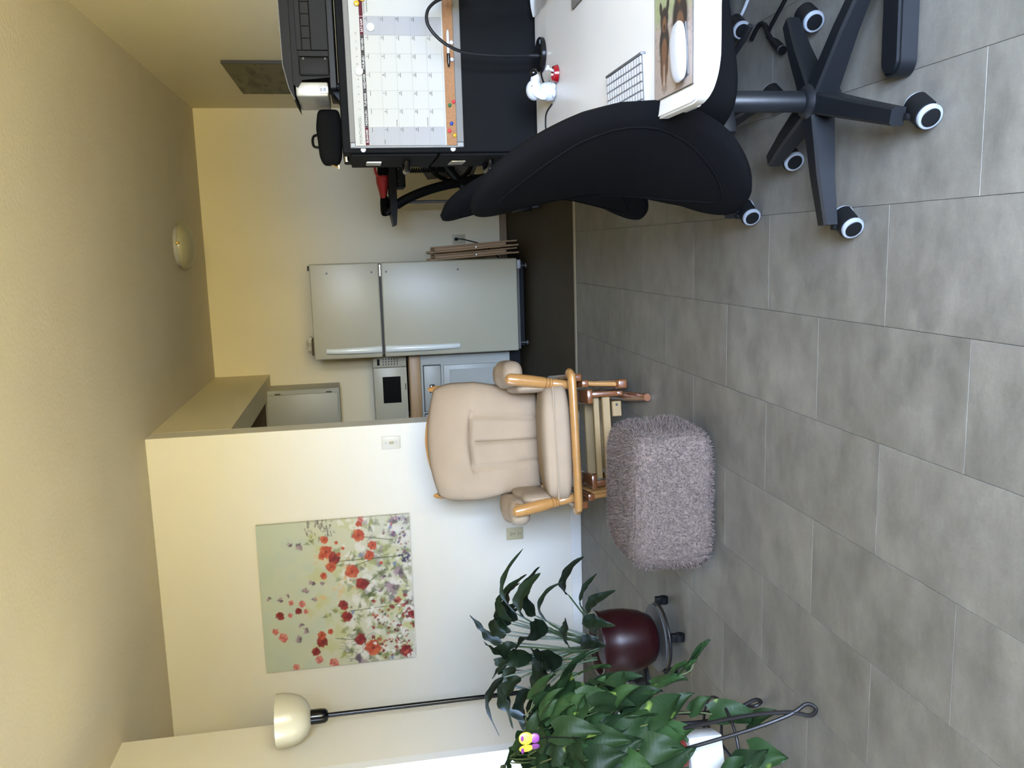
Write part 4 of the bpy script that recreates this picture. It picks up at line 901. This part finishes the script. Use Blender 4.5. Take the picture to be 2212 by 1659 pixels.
t = thing('mouse_mat', 'mouse mat printed with a photo of two brown dogs', 'mouse mat', (0.2925, 1.5845, DZ))
part('mat', printed_plane(1, 1, cv.a*0.45, 0.003, lambda s, tt, d: (0.245*(1-tt), 0.209*(1-s), 0.0032-d)), vcol_mat('dog_print', 0.5), t, 0)
b = NB(); add_tube(b, [(0, 0, 0.0026), (0.245, 0, 0.0026), (0.245, 0.209, 0.0026), (0, 0.209, 0.0026), (0, 0, 0.0026)], 0.0012, 6); part('edge_stitching', b, DARKSLOT, t)
b = NB()
def mf(p): return Vector((p.x, p.y, p.z*(1-0.25*(p.x/0.056)**2)))
add_pillow(b, (0, 0, 0.0105), (0.056, 0.0285, 0.0104), 0.62, 40, 20, fn=lambda p: Vector((p.x, p.y, (p.z*(1-0.35*(p.x/0.056)**2)) if p.z > 0 else p.z*0.9)))
t = thing('computer_mouse', 'low white computer mouse on the dog mouse mat', 'mouse', (0.358, 1.632, DZ+0.0034), math.radians(8))
part('shell', b, WHITEP, t, 60); part('base', bx((-0.05, -0.024, 0.0), (0.05, 0.024, 0.0025), 0.001, 1), GREYMET, t)
# desk lamp with gooseneck
t = thing('desk_lamp', 'black gooseneck desk lamp with round base by the filing cabinet', 'lamp', (0.622, 2.895, DZ))
b = NB(); add_lathe(b, [(0.052, 0.0), (0.055, 0.003), (0.055, 0.014), (0.051, 0.018), (0.015, 0.02)], 40); part('base', b, BLACKG, t)
part('rating_label', bx((0.026, -0.046, 0.0185), (0.038, -0.034, 0.0193)), GREYRING, t, 0)
b = NB(); add_cyl(b, (-0.005, -0.01, 0.0188), (-0.005, -0.01, 0.05), 0.008, 0.006, 14); part('collar', b, BLACKP, t)
b = NB(); add_tube(b, smoothpath([(-0.005, -0.01, 0.045), (-0.008, -0.02, 0.155), (-0.002, -0.03, 0.26), (0.015, -0.04, 0.315), (0.046, -0.045, 0.358), (0.083, -0.045, 0.382), (0.118, -0.045, 0.380), (0.142, -0.045, 0.36), (0.158, -0.045, 0.33)]), 0.0052, 10); part('gooseneck', b, BLACKP, t)
b = NB(); add_lathe(b, [(0.01, 0.03), (0.014, 0.02), (0.032, -0.02), (0.036, -0.05), (0.034, -0.05), (0.03, -0.02), (0.004, 0.018)], 28, Matrix.Translation((0.176, -0.045, 0.315)) @ rotm('Y', -25)); part('shade', b, BLACKG, t)
# dog figurine with red bowl
t = thing('dog_figurine', 'small white dog figurine with black nose and red bowl on the desk', 'figurine', (0.478, 2.74, DZ))
b = NB(); add_lathe(b, [(0.022, 0), (0.027, 0.004), (0.030, 0.018), (0.027, 0.036), (0.020, 0.052), (0.012, 0.06)], 28); part('body', b, WHITEP, t, 60)
b = NB(); add_pillow(b, (0.004, -0.004, 0.066), (0.032, 0.026, 0.026), 1.0, 28, 18, mtx=None); part('head', b, WHITEP, t, 60)
b = NB(); add_pillow(b, (0, 0, 0), (0.022, 0.017, 0.015), 1.0, 22, 14, mtx=Matrix.Translation((0.032, -0.012, 0.064)) @ rotm('Y', 8)); part('muzzle', b, WHITEP, t, 60)
b = NB(); add_pillow(b, (0.053, -0.018, 0.07), (0.013, 0.011, 0.012), 1.0, 20, 14); part('nose', b, BLACKG, t, 60)
b = NB(); add_pillow(b, (0, 0, 0), (0.013, 0.005, 0.026), 0.9, 18, 12, mtx=Matrix.Translation((-0.012, -0.026, 0.055)) @ rotm('Y', 28)); part('ear', b, WHITEP, t, 60)
b = NB(); add_pillow(b, (0.012, -0.027, 0.078), (0.0022, 0.0015, 0.0016), 1.0, 10, 8); part('eye', b, BLACKG, t, 60)
for sx in (0.006, -0.016):
    b = NB(); add_pillow(b, (sx+0.008, -0.022, 0.008), (0.014, 0.011, 0.008), 1.0, 18, 12); part('paw', b, WHITEP, t, 60)
b = NB(); add_lathe(b, [(0.022, 0), (0.027, 0.003), (0.023, 0.016), (0.020, 0.017), (0.018, 0.010), (0.0005, 0.009)], 28, Matrix.Translation((0.044, -0.052, 0))); bw = part('bowl', b, RED, t, 50)
b = NB(); add_tube(b, [(0.052, -0.05, 0.011), (0.06, -0.05, 0.03)], 0.004, 10); add_pillow(b, (0.058, -0.05, 0.034), (0.005, 0.004, 0.005), 1.0, 12, 8); add_pillow(b, (0.065, -0.05, 0.031), (0.005, 0.004, 0.005), 1.0, 12, 8); part('bone', b, WHITEP, bw, 60)
b = NB(); add_tube(b, smoothpath([(0.445, 2.768, DZ+0.003), (0.43, 2.85, DZ+0.003), (0.40, 2.868, DZ+0.003), (0.36, 2.862, DZ+0.003), (0.31, 2.86, DZ+0.003), (0.27, 2.87, DZ+0.003)]), 0.0024, 6)
o = part('thin_cable', b, BLACKP); tag(o, 'thin black cable on the desk behind the dog figurine', 'cable')
b = NB(); add_tube(b, smoothpath([(0.575, 2.925, DZ+0.003), (0.545, 2.90, DZ+0.003), (0.515, 2.85, DZ+0.003), (0.52, 2.80, DZ+0.003)]), 0.0026, 6); o = part('lamp_cable', b, BLACKP); tag(o, 'short black lead from the gooseneck lamp base', 'cable')
# computer with aluminium foot, mostly past the picture edge
t = thing('desktop_computer', 'aluminium all-in-one computer on the desk, only its foot in view', 'computer', (0.74, 2.39, DZ))
b = NB(); add_prism(b, rrect(-0.085, -0.095, 0.11, 0.095, 0.008, 4), 0.0, 0.006); part('foot', b, ALU, t, 30)
b = NB(); add_prism(b, [(0.085, 0.0055), (0.093, 0.0055), (0.065, 0.24), (0.057, 0.24)], -0.085, 0.085, 'y'); part('neck', b, ALU, t, 30)
b = NB(); add_box(b, (0.035, -0.26, 0.10), (0.056, 0.24, 0.44), 0.004, 2); sc2 = part('housing', b, ALU, t)
part('screen', bx((0.0338, -0.25, 0.16), (0.0348, 0.23, 0.43)), BLACKG, sc2, 0)
# sheet of paper curled against the filing cabinet
bm = NB(); n_ = 12; rows = []
for j in range(n_+1):
    s = j/n_; rows.append([(0.765+0.20*i/6, 2.80+0.195*min(1, s*1.5)+0.015*math.sin(i*0.9)*s, DZ+0.0012+max(0, (s-0.6))*0.03+0.004*math.sin(i+j)*s) for i in range(7)])
V = [[bm.verts.new(p) for p in r] for r in rows]
for j in range(n_):
    for i in range(6): bm.faces.new((V[j][i], V[j][i+1], V[j+1][i+1], V[j+1][i]))
r = bmesh.ops.solidify(bm, geom=bm.faces[:], thickness=0.0006)
o = part('paper_sheet', bm, DESKW, None, 60); tag(o, 'white sheet of paper curling up against the filing cabinet', 'paper')

# ------------------------------------------------------------------ office chairs
def make_caster(parent, x, y, ang):
    bm = NB(); mt = Matrix.Translation((x, y, 0.0295)) @ Matrix.Rotation(ang, 4, 'Z')
    # twin wheels: axis along local x
    w = thing_local('caster', parent)
    hood = NB(); pts = [(0.031*math.cos(a), 0.0295*math.sin(a)) for a in [-0.25+k*(PI+0.5)/14 for k in range(15)]]
    add_prism(hood, [(p[0], p[1]+0.002) for p in pts], -0.024, 0.024, 'x'); bmesh.ops.transform(hood, matrix=mt, verts=hood.verts)
    h = part('caster', hood, BLACKP, parent, 40)
    for s in (-1, 1):
        wb = NB(); add_lathe(wb, [(0.0275, 0.0245), (0.0285, 0.030), (0.0265, 0.0335), (0.021, 0.0345)], 28, mt @ rotm('Y', 90*s), True, True)
        part('tyre', wb, GREYRING, h, 40)
        cb_ = NB(); add_lathe(cb_, [(0.0212, 0.0346), (0.020, 0.0362), (0.0005, 0.0370)], 24, mt @ rotm('Y', 90*s)); part('hub_cap', cb_, BLACKP, h, 40)
    return h
def thing_local(*a): return None
def make_chair(loc, facing, arms, label):
    Ch = thing('office_chair', label, 'chair', loc, 0.0, 'black fabric swivel chairs at the desk')
    R_ = Matrix.Rotation(facing, 4, 'Z')
    for a in arms:
        bm = NB(); ca, sa = math.cos(a), math.sin(a)
        # box-section arm tapering outwards, dropping slightly
        secs = [(0.03, 0.026, 0.135, 0.075), (0.18, 0.022, 0.118, 0.072), (0.30, 0.0195, 0.098, 0.064)]; rg = []
        for (rr, hw_, zt, zb) in secs:
            rg.append([bm.verts.new((rr*ca-sx*sa, rr*sa+sx*ca, z)) for sx, z in ((-hw_, zb), (hw_, zb), (hw_, zt-0.006), (hw_-0.006, zt), (-hw_+0.006, zt), (-hw_, zt-0.006))])
        for A, B2 in zip(rg, rg[1:]):
            for k in range(6): bm.faces.new((A[k], A[(k+1) % 6], B2[(k+1) % 6], B2[k]))
        bm.faces.new(rg[0][::-1]); bm.faces.new(rg[-1])
        part('base_arm', bm, BLACKM, Ch, 30)
        cx, cy = 0.305*ca, 0.305*sa
        bm = NB(); add_cyl(bm, (cx, cy, 0.055), (cx, cy, 0.068), 0.008, n=10); part('caster_stem', bm, BLACKP, Ch)
        make_caster(Ch, cx+0.012, cy-0.006, math.radians(56))
    bm = NB(); add_lathe(bm, [(0.036, 0.06), (0.042, 0.066), (0.042, 0.136), (0.034, 0.145), (0.027, 0.15)], 28); part('hub', bm, BLACKM, Ch, 40)
    bm = NB(); add_lathe(bm, [(0.0255, 0.145), (0.0255, 0.36), (0.022, 0.365)], 28); part('gas_column', bm, BLACKM, Ch, 40)
    bm = NB(); add_box(bm, (-0.12, -0.08, 0.362), (0.12, 0.08, 0.408), 0.012, 2, R_); part('tilt_mechanism', bm, BLACKP, Ch)
    bm = NB(); add_tube(bm, [R_ @ Vector((0.03, -0.08, 0.385)), R_ @ Vector((0.04, -0.20, 0.38)), R_ @ Vector((0.05, -0.23, 0.378))], 0.007, 8); part('height_lever', bm, BLACKP, Ch)
    def sf(p):
        q = Vector((p.x, p.y*(1-0.05*max(0, -p.x/0.24)), p.z)); q.z += -0.018*max(0, p.x/0.24)**3; return q
    bm = NB(); add_pillow(bm, (0, 0, 0), (0.228, 0.25, 0.058), 0.34, 56, 26, fn=sf, mtx=R_ @ Matrix.Translation((0.085, 0, 0.468))); part('seat', bm, FABRIC, Ch, 60)
    # curved backrest
    zs = [0.345, 0.43, 0.52, 0.60, 0.68, 0.76, 0.84, 0.92, 0.985]; xs_ = [-0.258, -0.200, -0.166, -0.152, -0.156, -0.172, -0.198, -0.226, -0.250]
    def xc_(z): return float(np.interp(z, zs, xs_))
    zb, zt = 0.335, 0.985; NV_, NU_ = 64, 26
    def pt(u, v, side):
        tt = 0.5*(v+1); z = zb+(zt-zb)*tt
        ss = (tt-0.42)/(0.58 if tt > 0.42 else 0.42); hw_ = 0.222*max(0.0, 1-abs(ss)**2.3)**0.47
        e = max(0.0, (1-abs(u)**6)*(1-abs(v)**12))**0.5
        x = xc_(z)+0.03*(u*u)*min(1, hw_/0.2)+side*0.026*e
        return Vector((x, hw_*u, z))
    bm = NB()
    A = [[bm.verts.new(pt(-1+2*i/NU_, -1+2*j/NV_, -1)) for i in range(NU_+1)] for j in range(NV_+1)]
    B2 = [[bm.verts.new(pt(-1+2*i/NU_, -1+2*j/NV_, 1)) for i in range(NU_+1)] for j in range(NV_+1)]
    for j in range(NV_):
        for i in range(NU_):
            bm.faces.new((A[j][i], A[j+1][i], A[j+1][i+1], A[j][i+1])); bm.faces.new((B2[j][i], B2[j][i+1], B2[j+1][i+1], B2[j+1][i]))
    bmesh.ops.remove_doubles(bm, verts=bm.verts, dist=0.0008)
    # smooth the centre line
    bmesh.ops.transform(bm, matrix=R_, verts=bm.verts)
    bk_ = part('backrest', bm, FABRIC, Ch, 70)
    # piped seam on the rear face
    bm = NB(); pts = []
    for k in range(49):
        a = 2*PI*k/48; pts.append(R_ @ (pt(0.80*math.cos(a), 0.82*math.sin(a), -1)+Vector((-0.0005, 0, 0))))
    add_tube(bm, pts, 0.0022, 6, caps=False); part('seam', bm, FABRIC, bk_)
    bm = NB(); add_tube(bm, [R_ @ Vector(p) for p in ((-0.02, 0, 0.385), (-0.10, 0, 0.385), (-0.148, 0, 0.405), (-0.160, 0, 0.48), (-0.145, 0, 0.56))], [0.02, 0.02, 0.02, 0.016, 0.012], 10, flat=(1.6, 0.6)); part('back_bracket', bm, BLACKP, Ch)
    return Ch
rad = math.radians
make_chair((0.33, 2.02, 0), rad(20), [rad(a) for a in (40, 112, 183.5, 255, 327)], 'black fabric swivel chair nearest the camera, pushed under the desk')
make_chair((0.345, 2.70, 0), rad(11), [rad(a) for a in (65, 136, 207, 279, 351)], 'black fabric swivel chair second from the camera, half hidden beside the filing cabinet')

# ------------------------------------------------------------------ cables under the desk
b = NB(); add_tube(b, smoothpath([(0.74, 2.30, 0.006), (0.669, 2.391, 0.006), (0.64, 2.44, 0.006), (0.60, 2.49, 0.008), (0.575, 2.455, 0.010)]), 0.006, 8)
t = thing('black_cable', 'black cable with plug connector on the floor under the desk', 'cable', (0, 0, 0)); part('lead', b, BLACKP, t)
b = NB(); add_tube(b, smoothpath([(0.61, 2.60, 0.007), (0.64, 2.55, 0.007), (0.63, 2.51, 0.008), (0.60, 2.485, 0.01), (0.57, 2.45, 0.011)]), 0.007, 8); part('tail', b, BLACKP, t)
b = NB(); add_tube(b, [(0.575, 2.455, 0.013), (0.56, 2.43, 0.013), (0.53, 2.385, 0.013)], [0.009, 0.013, 0.013], 12); cn = part('connector', b, BLACKP, t)
b = NB(); add_tube(b, [(0.5345, 2.3915, 0.013), (0.532, 2.388, 0.013)], 0.0136, 12); part('ring', b, GREYMET, cn)
b = NB(); add_tube(b, smoothpath([(0.80, 2.55, 0.006), (0.735, 2.63, 0.006), (0.70, 2.68, 0.006), (0.69, 2.74, 0.006)]), 0.005, 8); o = part('white_cable', b, WHITEP); tag(o, 'white cable on the floor under the desk', 'cable')

# ------------------------------------------------------------------ peace lily in an oxblood pot on a caster stand
PX, PY = -1.665, 3.29
t = thing('peace_lily', 'peace lily with long dark leaves in an oxblood pot on casters', 'potted plant', (PX, PY, 0))
b = NB(); add_lathe(b, [(0.075, 0.085), (0.098, 0.10), (0.122, 0.15), (0.134, 0.21), (0.136, 0.27), (0.130, 0.318), (0.136, 0.326), (0.136, 0.338), (0.124, 0.338), (0.118, 0.315)], 48); part('pot', b, POTRED, t, 50)
b = NB(); add_lathe(b, [(0.1175, 0.312), (0.06, 0.318), (0.0005, 0.32)], 32); part('soil', b, SOIL, t, 50)
b = NB(); add_lathe(b, [(0.10, 0.066), (0.125, 0.066), (0.138, 0.074), (0.140, 0.080), (0.136, 0.080), (0.122, 0.073), (0.0005, 0.072)], 40); part('saucer', b, GREYMET, t, 50)
b = NB()
for rr in (0.14,): add_tube(b, [(rr*math.cos(2*PI*k/32), rr*math.sin(2*PI*k/32), 0.060) for k in range(33)], 0.006, 8, caps=False)
for a in (0.4, 0.4+PI/2): add_tube(b, [(0.14*math.cos(a), 0.14*math.sin(a), 0.060), (-0.14*math.cos(a), -0.14*math.sin(a), 0.060)], 0.005, 8)
pf_ = part('caster_frame', b, WIRE, t)
for k in range(4):
    a = 0.4+k*PI/2+0.0; cx, cy = 0.15*math.cos(a), 0.15*math.sin(a)
    b = NB(); add_cyl(b, (cx-0.014, cy, 0.02), (cx+0.014, cy, 0.02), 0.0198, n=18); add_box(b, (cx-0.017, cy-0.012, 0.024), (cx+0.017, cy+0.012, 0.058), 0.004, 2); part('caster', b, BLACKP, t)
LV = [
 ([(-1.67,3.28,.337),(-1.591,3.267,.519),(-1.477,3.253,.684),(-1.397,3.24,.732),(-1.332,3.227,.738),(-1.261,3.213,.713),(-1.184,3.2,.657)],.016),
 ([(-1.678,3.28,.358),(-1.571,3.25,.542),(-1.489,3.22,.652),(-1.42,3.19,.681),(-1.35,3.16,.669),(-1.294,3.13,.637),(-1.252,3.1,.609)],.030),
 ([(-1.657,3.28,.357),(-1.573,3.267,.499),(-1.531,3.253,.55),(-1.467,3.24,.588),(-1.411,3.227,.578),(-1.365,3.213,.545),(-1.339,3.2,.496)],.012),
 ([(-1.596,3.28,.346),(-1.498,3.258,.411),(-1.412,3.237,.468),(-1.371,3.215,.493),(-1.314,3.193,.488),(-1.259,3.172,.462),(-1.22,3.15,.421)],.022),
 ([(-1.577,3.28,.336),(-1.482,3.244,.408),(-1.434,3.208,.428),(-1.365,3.172,.418),(-1.319,3.136,.402),(-1.276,3.1,.383)],.012),
 ([(-1.597,3.28,.336),(-1.515,3.224,.39),(-1.463,3.168,.409),(-1.397,3.112,.4),(-1.353,3.056,.377),(-1.309,3.0,.338)],.022),
 ([(-1.698,3.28,.358),(-1.635,3.244,.583),(-1.599,3.208,.69),(-1.591,3.172,.749),(-1.558,3.136,.8),(-1.507,3.1,.841)],.034),
 ([(-1.7,3.28,.348),(-1.652,3.294,.553),(-1.623,3.308,.737),(-1.598,3.322,.782),(-1.554,3.336,.818),(-1.506,3.35,.863)],.028),
 ([(-1.678,3.28,.358),(-1.59,3.234,.487),(-1.52,3.188,.564),(-1.507,3.142,.621),(-1.506,3.096,.667),(-1.534,3.05,.728)],.045),
 ([(-1.722,3.28,.338),(-1.679,3.224,.55),(-1.622,3.168,.637),(-1.595,3.112,.713),(-1.594,3.056,.769),(-1.615,3.0,.827)],.040),
 ([(-1.732,3.28,.338),(-1.739,3.284,.557),(-1.767,3.288,.739),(-1.829,3.292,.791),(-1.902,3.296,.806),(-2.041,3.3,.761)],.020),
 ([(-1.732,3.28,.338),(-1.739,3.264,.562),(-1.755,3.248,.673),(-1.785,3.232,.721),(-1.846,3.216,.734),(-1.952,3.2,.72)],.030),
 ([(-1.7,3.28,.348),(-1.66,3.224,.452),(-1.646,3.168,.514),(-1.614,3.112,.583),(-1.567,3.056,.631),(-1.507,3.0,.677)],.048),
 ([(-1.618,3.28,.337),(-1.544,3.224,.407),(-1.506,3.168,.428),(-1.474,3.112,.401),(-1.461,3.056,.379),(-1.454,3.0,.339)],.026),
 ([(-1.649,3.28,.337),(-1.625,3.224,.408),(-1.605,3.168,.436),(-1.56,3.112,.421),(-1.542,3.056,.399),(-1.531,3.0,.377)],.028),
 ([(-1.722,3.28,.338),(-1.741,3.264,.463),(-1.746,3.248,.526),(-1.721,3.232,.578),(-1.76,3.216,.612),(-1.809,3.2,.636)],.044),
 ([(-1.678,3.28,.358),(-1.644,3.234,.459),(-1.609,3.188,.483),(-1.535,3.142,.508),(-1.475,3.096,.509),(-1.424,3.05,.525)],.024)]
random.seed(21)
for _ in range(14):   # rest of the rosette, around and behind
    a = random.uniform(0.2, 4.4); L = random.uniform(0.2, 0.34); hgt = random.uniform(0.25, 0.42)
    dx, dy = math.cos(a)*L, math.sin(a)*L*0.9
    P0 = (PX+dx*0.08, PY+dy*0.08, 0.325)
    LV.append(([P0, (PX+dx*0.3, PY+dy*0.3, 0.33+hgt*0.55), (PX+dx*0.5, PY+dy*0.5, 0.33+hgt*0.9), (PX+dx*0.75, PY+dy*0.75, 0.33+hgt), (PX+dx, PY+dy, 0.33+hgt*0.93), (PX+dx*1.25, PY+dy*1.25, 0.33+hgt*0.7)], random.uniform(0.024, 0.045)))
def ribbon_leaf(path, hw_, base, wave=0.0, n=18, m_=6):
    """blade along a curve: pointed oval, folded at the midrib, wavy edge; coordinates relative to base"""
    P = smoothpath(path, max(2, n//(len(path)-1))); N = len(P); bm = NB(); rows = []
    ph = random.random()*6
    for k, p in enumerate(P):
        s = k/(N-1); d = (P[min(k+1, N-1)]-P[max(k-1, 0)]).normalized()
        side = d.cross(Vector((0.12, -0.45, 0.9))); side = side.normalized() if side.length > 1e-4 else Vector((1, 0, 0))
        up = side.cross(d).normalized()
        w = hw_*(math.sin(PI*min(1, s**0.75))**0.85)*(1-0.25*s)*1.15+0.0008
        row = []
        for q in range(-m_//2, m_//2+1):
            e = q/(m_/2); row.append(bm.verts.new(p+side*w*e+up*(abs(e)*w*0.35+wave*w*math.sin(s*22+ph+e)*abs(e))-Vector(base)))
        rows.append(row)
    for a_, b_ in zip(rows, rows[1:]):
        for q in range(len(a_)-1): bm.faces.new((a_[q], a_[q+1], b_[q+1], b_[q]))
    return bm
for path, hw_ in LV:
    base = (PX, PY, 0); k = 2 if len(path) <= 7 else 3
    bm = NB(); add_tube(bm, [Vector(p)-Vector(base) for p in smoothpath(path[:k+1], 5)], [0.0036]*(5*k)+[0.002], 6); st_ = part('leaf_stalk', bm, STEMG, t)
    part('leaf', ribbon_leaf(path[k:], hw_*0.92, base, 0.22), LILY, t, 70)

# ------------------------------------------------------------------ pothos on a wire hairpin stand
QX, QY = -1.56, 2.33
t = thing('wire_plant_stand', 'dark wire plant stand with hairpin legs under the pothos', 'plant stand', (QX, QY, 0))
b = NB()
add_tube(b, [(0.125*math.cos(2*PI*k/32), 0.125*math.sin(2*PI*k/32), 0.40) for k in range(33)], 0.005, 8, caps=False); part('ring', b, WIRE, t)
b = NB(); add_tube(b, [(0.14*math.cos(2*PI*k/32), 0.14*math.sin(2*PI*k/32), 0.20) for k in range(33)], 0.005, 8, caps=False); lr_ = part('lower_ring', b, WIRE, t)
for p, q in (((-0.14, 0, 0.20), (0.14, 0, 0.20)), ((0, -0.14, 0.20), (0, 0.14, 0.20))):
    b = NB(); add_tube(b, [p, q], 0.005, 8); part('cross_wire', b, WIRE, lr_)
for ang, fx, fy in ((0, 0.215, -0.215), (1, 0.048, 0.125), (2, -0.22, 0.06)):
    d = Vector((fx, fy, 0)).normalized(); sd = Vector((-d.y, d.x, 0)); f = Vector((fx, fy, 0))
    p1 = d*0.125+sd*0.03+Vector((0, 0, 0.40)); p2 = d*0.125-sd*0.03+Vector((0, 0, 0.40))
    b = NB(); add_tube(b, smoothpath([p1, f*0.78+sd*0.02+Vector((0, 0, 0.20)), f*0.95+sd*0.004+Vector((0, 0, 0.085)), f-sd*0.016+Vector((0, 0, 0.03)), f+Vector((0, 0, 0.0062)), f+sd*0.016+Vector((0, 0, 0.03)), f*0.95-sd*0.004+Vector((0, 0, 0.085)), f*0.78-sd*0.02+Vector((0, 0, 0.20)), p2], 6), 0.006, 8); part('hairpin_leg', b, WIRE, t)
t = thing('pothos', 'trailing pothos with heart-shaped green leaves on the wire stand', 'potted plant', (QX, QY, 0.406))
b = NB(); add_lathe(b, [(0.085, 0.0), (0.098, 0.01), (0.115, 0.09), (0.122, 0.15), (0.128, 0.152), (0.128, 0.168), (0.118, 0.168), (0.112, 0.15)], 40); part('pot', b, POTBRN, t, 50)
b = NB(); add_lathe(b, [(0.111, 0.146), (0.05, 0.152), (0.0005, 0.152)], 28); part('soil', b, SOIL, t, 50)
def heart_leaf(L, W, fold, droop):
    bm = NB(); n = 12; m2 = 3; rows = []
    for k in range(n+1):
        s = k/n
        if s < 0.22: w = W*(0.62+0.38*math.sin(s/0.22*PI/2))
        else: w = W*math.cos((s-0.22)/0.78*PI/2)**0.72*(1-0.18*((s-0.22)/0.78))
        back = -0.10*L*(1-s/0.22)**2 if s < 0.22 else 0
        row = []
        for q in range(-m2, m2+1):
            e = q/m2; y = L*s+(back*abs(e)**1.2 if s < 0.22 else 0)
            row.append(bm.verts.new((w*e, y, fold*abs(e)*w - droop*L*s*s + 0.006*math.sin(6*s+3*e))))
        rows.append(row)
    for a_, b_ in zip(rows, rows[1:]):
        for q in range(2*m2): bm.faces.new((a_[q], a_[q+1], b_[q+1], b_[q]))
    me_ = finish(bm, 80); me_.materials.append(POTHOS); return me_
leaves = [heart_leaf(0.118, 0.043, 0.30, 0.28), heart_leaf(0.104, 0.042, 0.18, 0.20), heart_leaf(0.128, 0.042, 0.40, 0.35), heart_leaf(0.088, 0.034, 0.25, 0.15)]
random.seed(5); vine = NB(); pots = Vector((0, 0, 0.15))
def add_leaf(pos, out, size=None, via=None):
    out = out.normalized(); tip = (out*0.55+Vector((random.gauss(0, .35), random.gauss(0, .35), -0.75+random.gauss(0, .3)))).normalized()
    nrm = (out*1.0+Vector((random.gauss(0, .3), random.gauss(0, .3), 0.45+random.gauss(0, .2))))
    nrm = (nrm-tip*nrm.dot(tip)).normalized(); xx = tip.cross(nrm).normalized()
    mt = Matrix((xx, tip, nrm)).transposed().to_4x4(); s_ = (size or random.uniform(0.78, 1.15))
    o = part('leaf', leaves[random.randrange(4)], None, t)
    o.matrix_local = Matrix.Translation(pos) @ mt @ Matrix.Scale(s_, 4)
    return o
cc = Vector((0.03, -0.02, 0.235))
for k in range(150):
    # fibonacci dome of leaves hanging over the pot
    zf = 1-2*(k+0.5)/150*0.95; a = k*2.39996; rr = math.sqrt(max(0, 1-zf*zf)); jit = random.uniform(0.72, 1.04)
    out = Vector((rr*math.cos(a), rr*math.sin(a), zf)); pos = cc+Vector((out.x*0.24, out.y*0.21, out.z*0.25))*jit
    add_leaf(pos, out)
    start = Vector((out.x*0.09, out.y*0.09, 0.15)); mid_ = (start+pos)/2+Vector((0, 0, 0.10+0.05*random.random()))
    add_tube(vine, smoothpath([start, mid_, pos], 4), 0.0021, 5)
for k in range(60):   # inner leaves
    a = random.random()*6.28; rr = random.uniform(0.06, 0.16); pos = cc+Vector((rr*math.cos(a), rr*math.sin(a), random.uniform(-0.02, 0.14))); add_leaf(pos, Vector((math.cos(a), math.sin(a), 0.3)), random.uniform(0.7, 1.0))
# trailing stems below the pot
for path in ([(0.10, -0.06, 0.16), (0.15, -0.05, 0.02), (0.13, -0.02, -0.12), (0.10, -0.03, -0.22), (0.08, -0.06, -0.30)], [(-0.02, -0.11, 0.16), (-0.01, -0.17, 0.02), (0.0, -0.16, -0.12), (0.02, -0.13, -0.20), (0.05, -0.1, -0.27)], [(0.10, 0.04, 0.16), (0.19, 0.05, 0.02), (0.21, 0.06, -0.06), (0.22, 0.07, -0.13), (0.26, 0.10, -0.16)], [(-0.1, -0.05, 0.16), (-0.13, -0.1, 0.0), (-0.10, -0.12, -0.12), (-0.06, -0.13, -0.22)]):
    P = smoothpath(path, 5); add_tube(vine, P, 0.0026, 6)
    for k in range(6, len(P), 3): add_leaf(P[k], (P[k]-Vector((0, 0, P[k].z))), random.uniform(0.75, 1.1))
part('vines', vine, VINE, t)
# bright butterfly pick among the leaves
t = thing('butterfly_pick', 'yellow and purple butterfly plant pick among the pothos leaves', 'ornament', (-1.268, 2.01, 0.872))
b = NB(); add_tube(b, [(-0.16, 0.22, -0.28), (-0.03, 0.06, -0.06), (0, 0.003, 0.0)], 0.0018, 6); part('stick', b, WIRE, t)
b = NB(); add_pillow(b, (0, 0, 0), (0.004, 0.004, 0.02), 0.9, 10, 8); part('body', b, BLACKP, t)
PURP = mat('purple_enamel', rgb(110, 44, 120), 0.35, var=0.05); YELL = mat('yellow_enamel', rgb(244, 200, 48), 0.35, var=0.03)
for s in (-1, 1):
    b = NB(); add_pillow(b, (0, 0, 0), (0.015, 0.002, 0.018), 0.9, 18, 10, mtx=Matrix.Translation((s*0.014, -0.004, 0.008)) @ rotm('Z', s*25)); wg = part('wing', b, YELL, t)
    b = NB(); add_pillow(b, (0, 0, 0), (0.012, 0.002, 0.013), 0.9, 18, 10, mtx=Matrix.Translation((s*0.012, -0.004, -0.015)) @ rotm('Z', s*25)); part('lower_wing', b, PURP, t)
    b = NB(); add_pillow(b, (s*0.017, -0.0085, 0.018), (0.008, 0.0015, 0.004), 0.9, 12, 8); part('wing_spot', b, PURP, wg)
# white planter box on the lower ring of the stand, with a brown dish
o = part('white_box', bx((-0.05, -0.045, 0), (0.05, 0.045, 0.11), 0.006, 2), DESKW, None, loc=(-1.575, 2.34, 0.2055)); o.rotation_euler = (0, 0, 0.3); tag(o, 'white box on the lower ring of the wire plant stand', 'box')
b = NB(); add_lathe(b, [(0.035, 0.0), (0.045, 0.004), (0.05, 0.022), (0.046, 0.022), (0.04, 0.008), (0.0005, 0.006)], 28); o = part('brown_dish', b, POTBRN, None, loc=(-1.575, 2.34, 0.316)); tag(o, 'brown saucer on the white box under the pothos pot', 'dish')
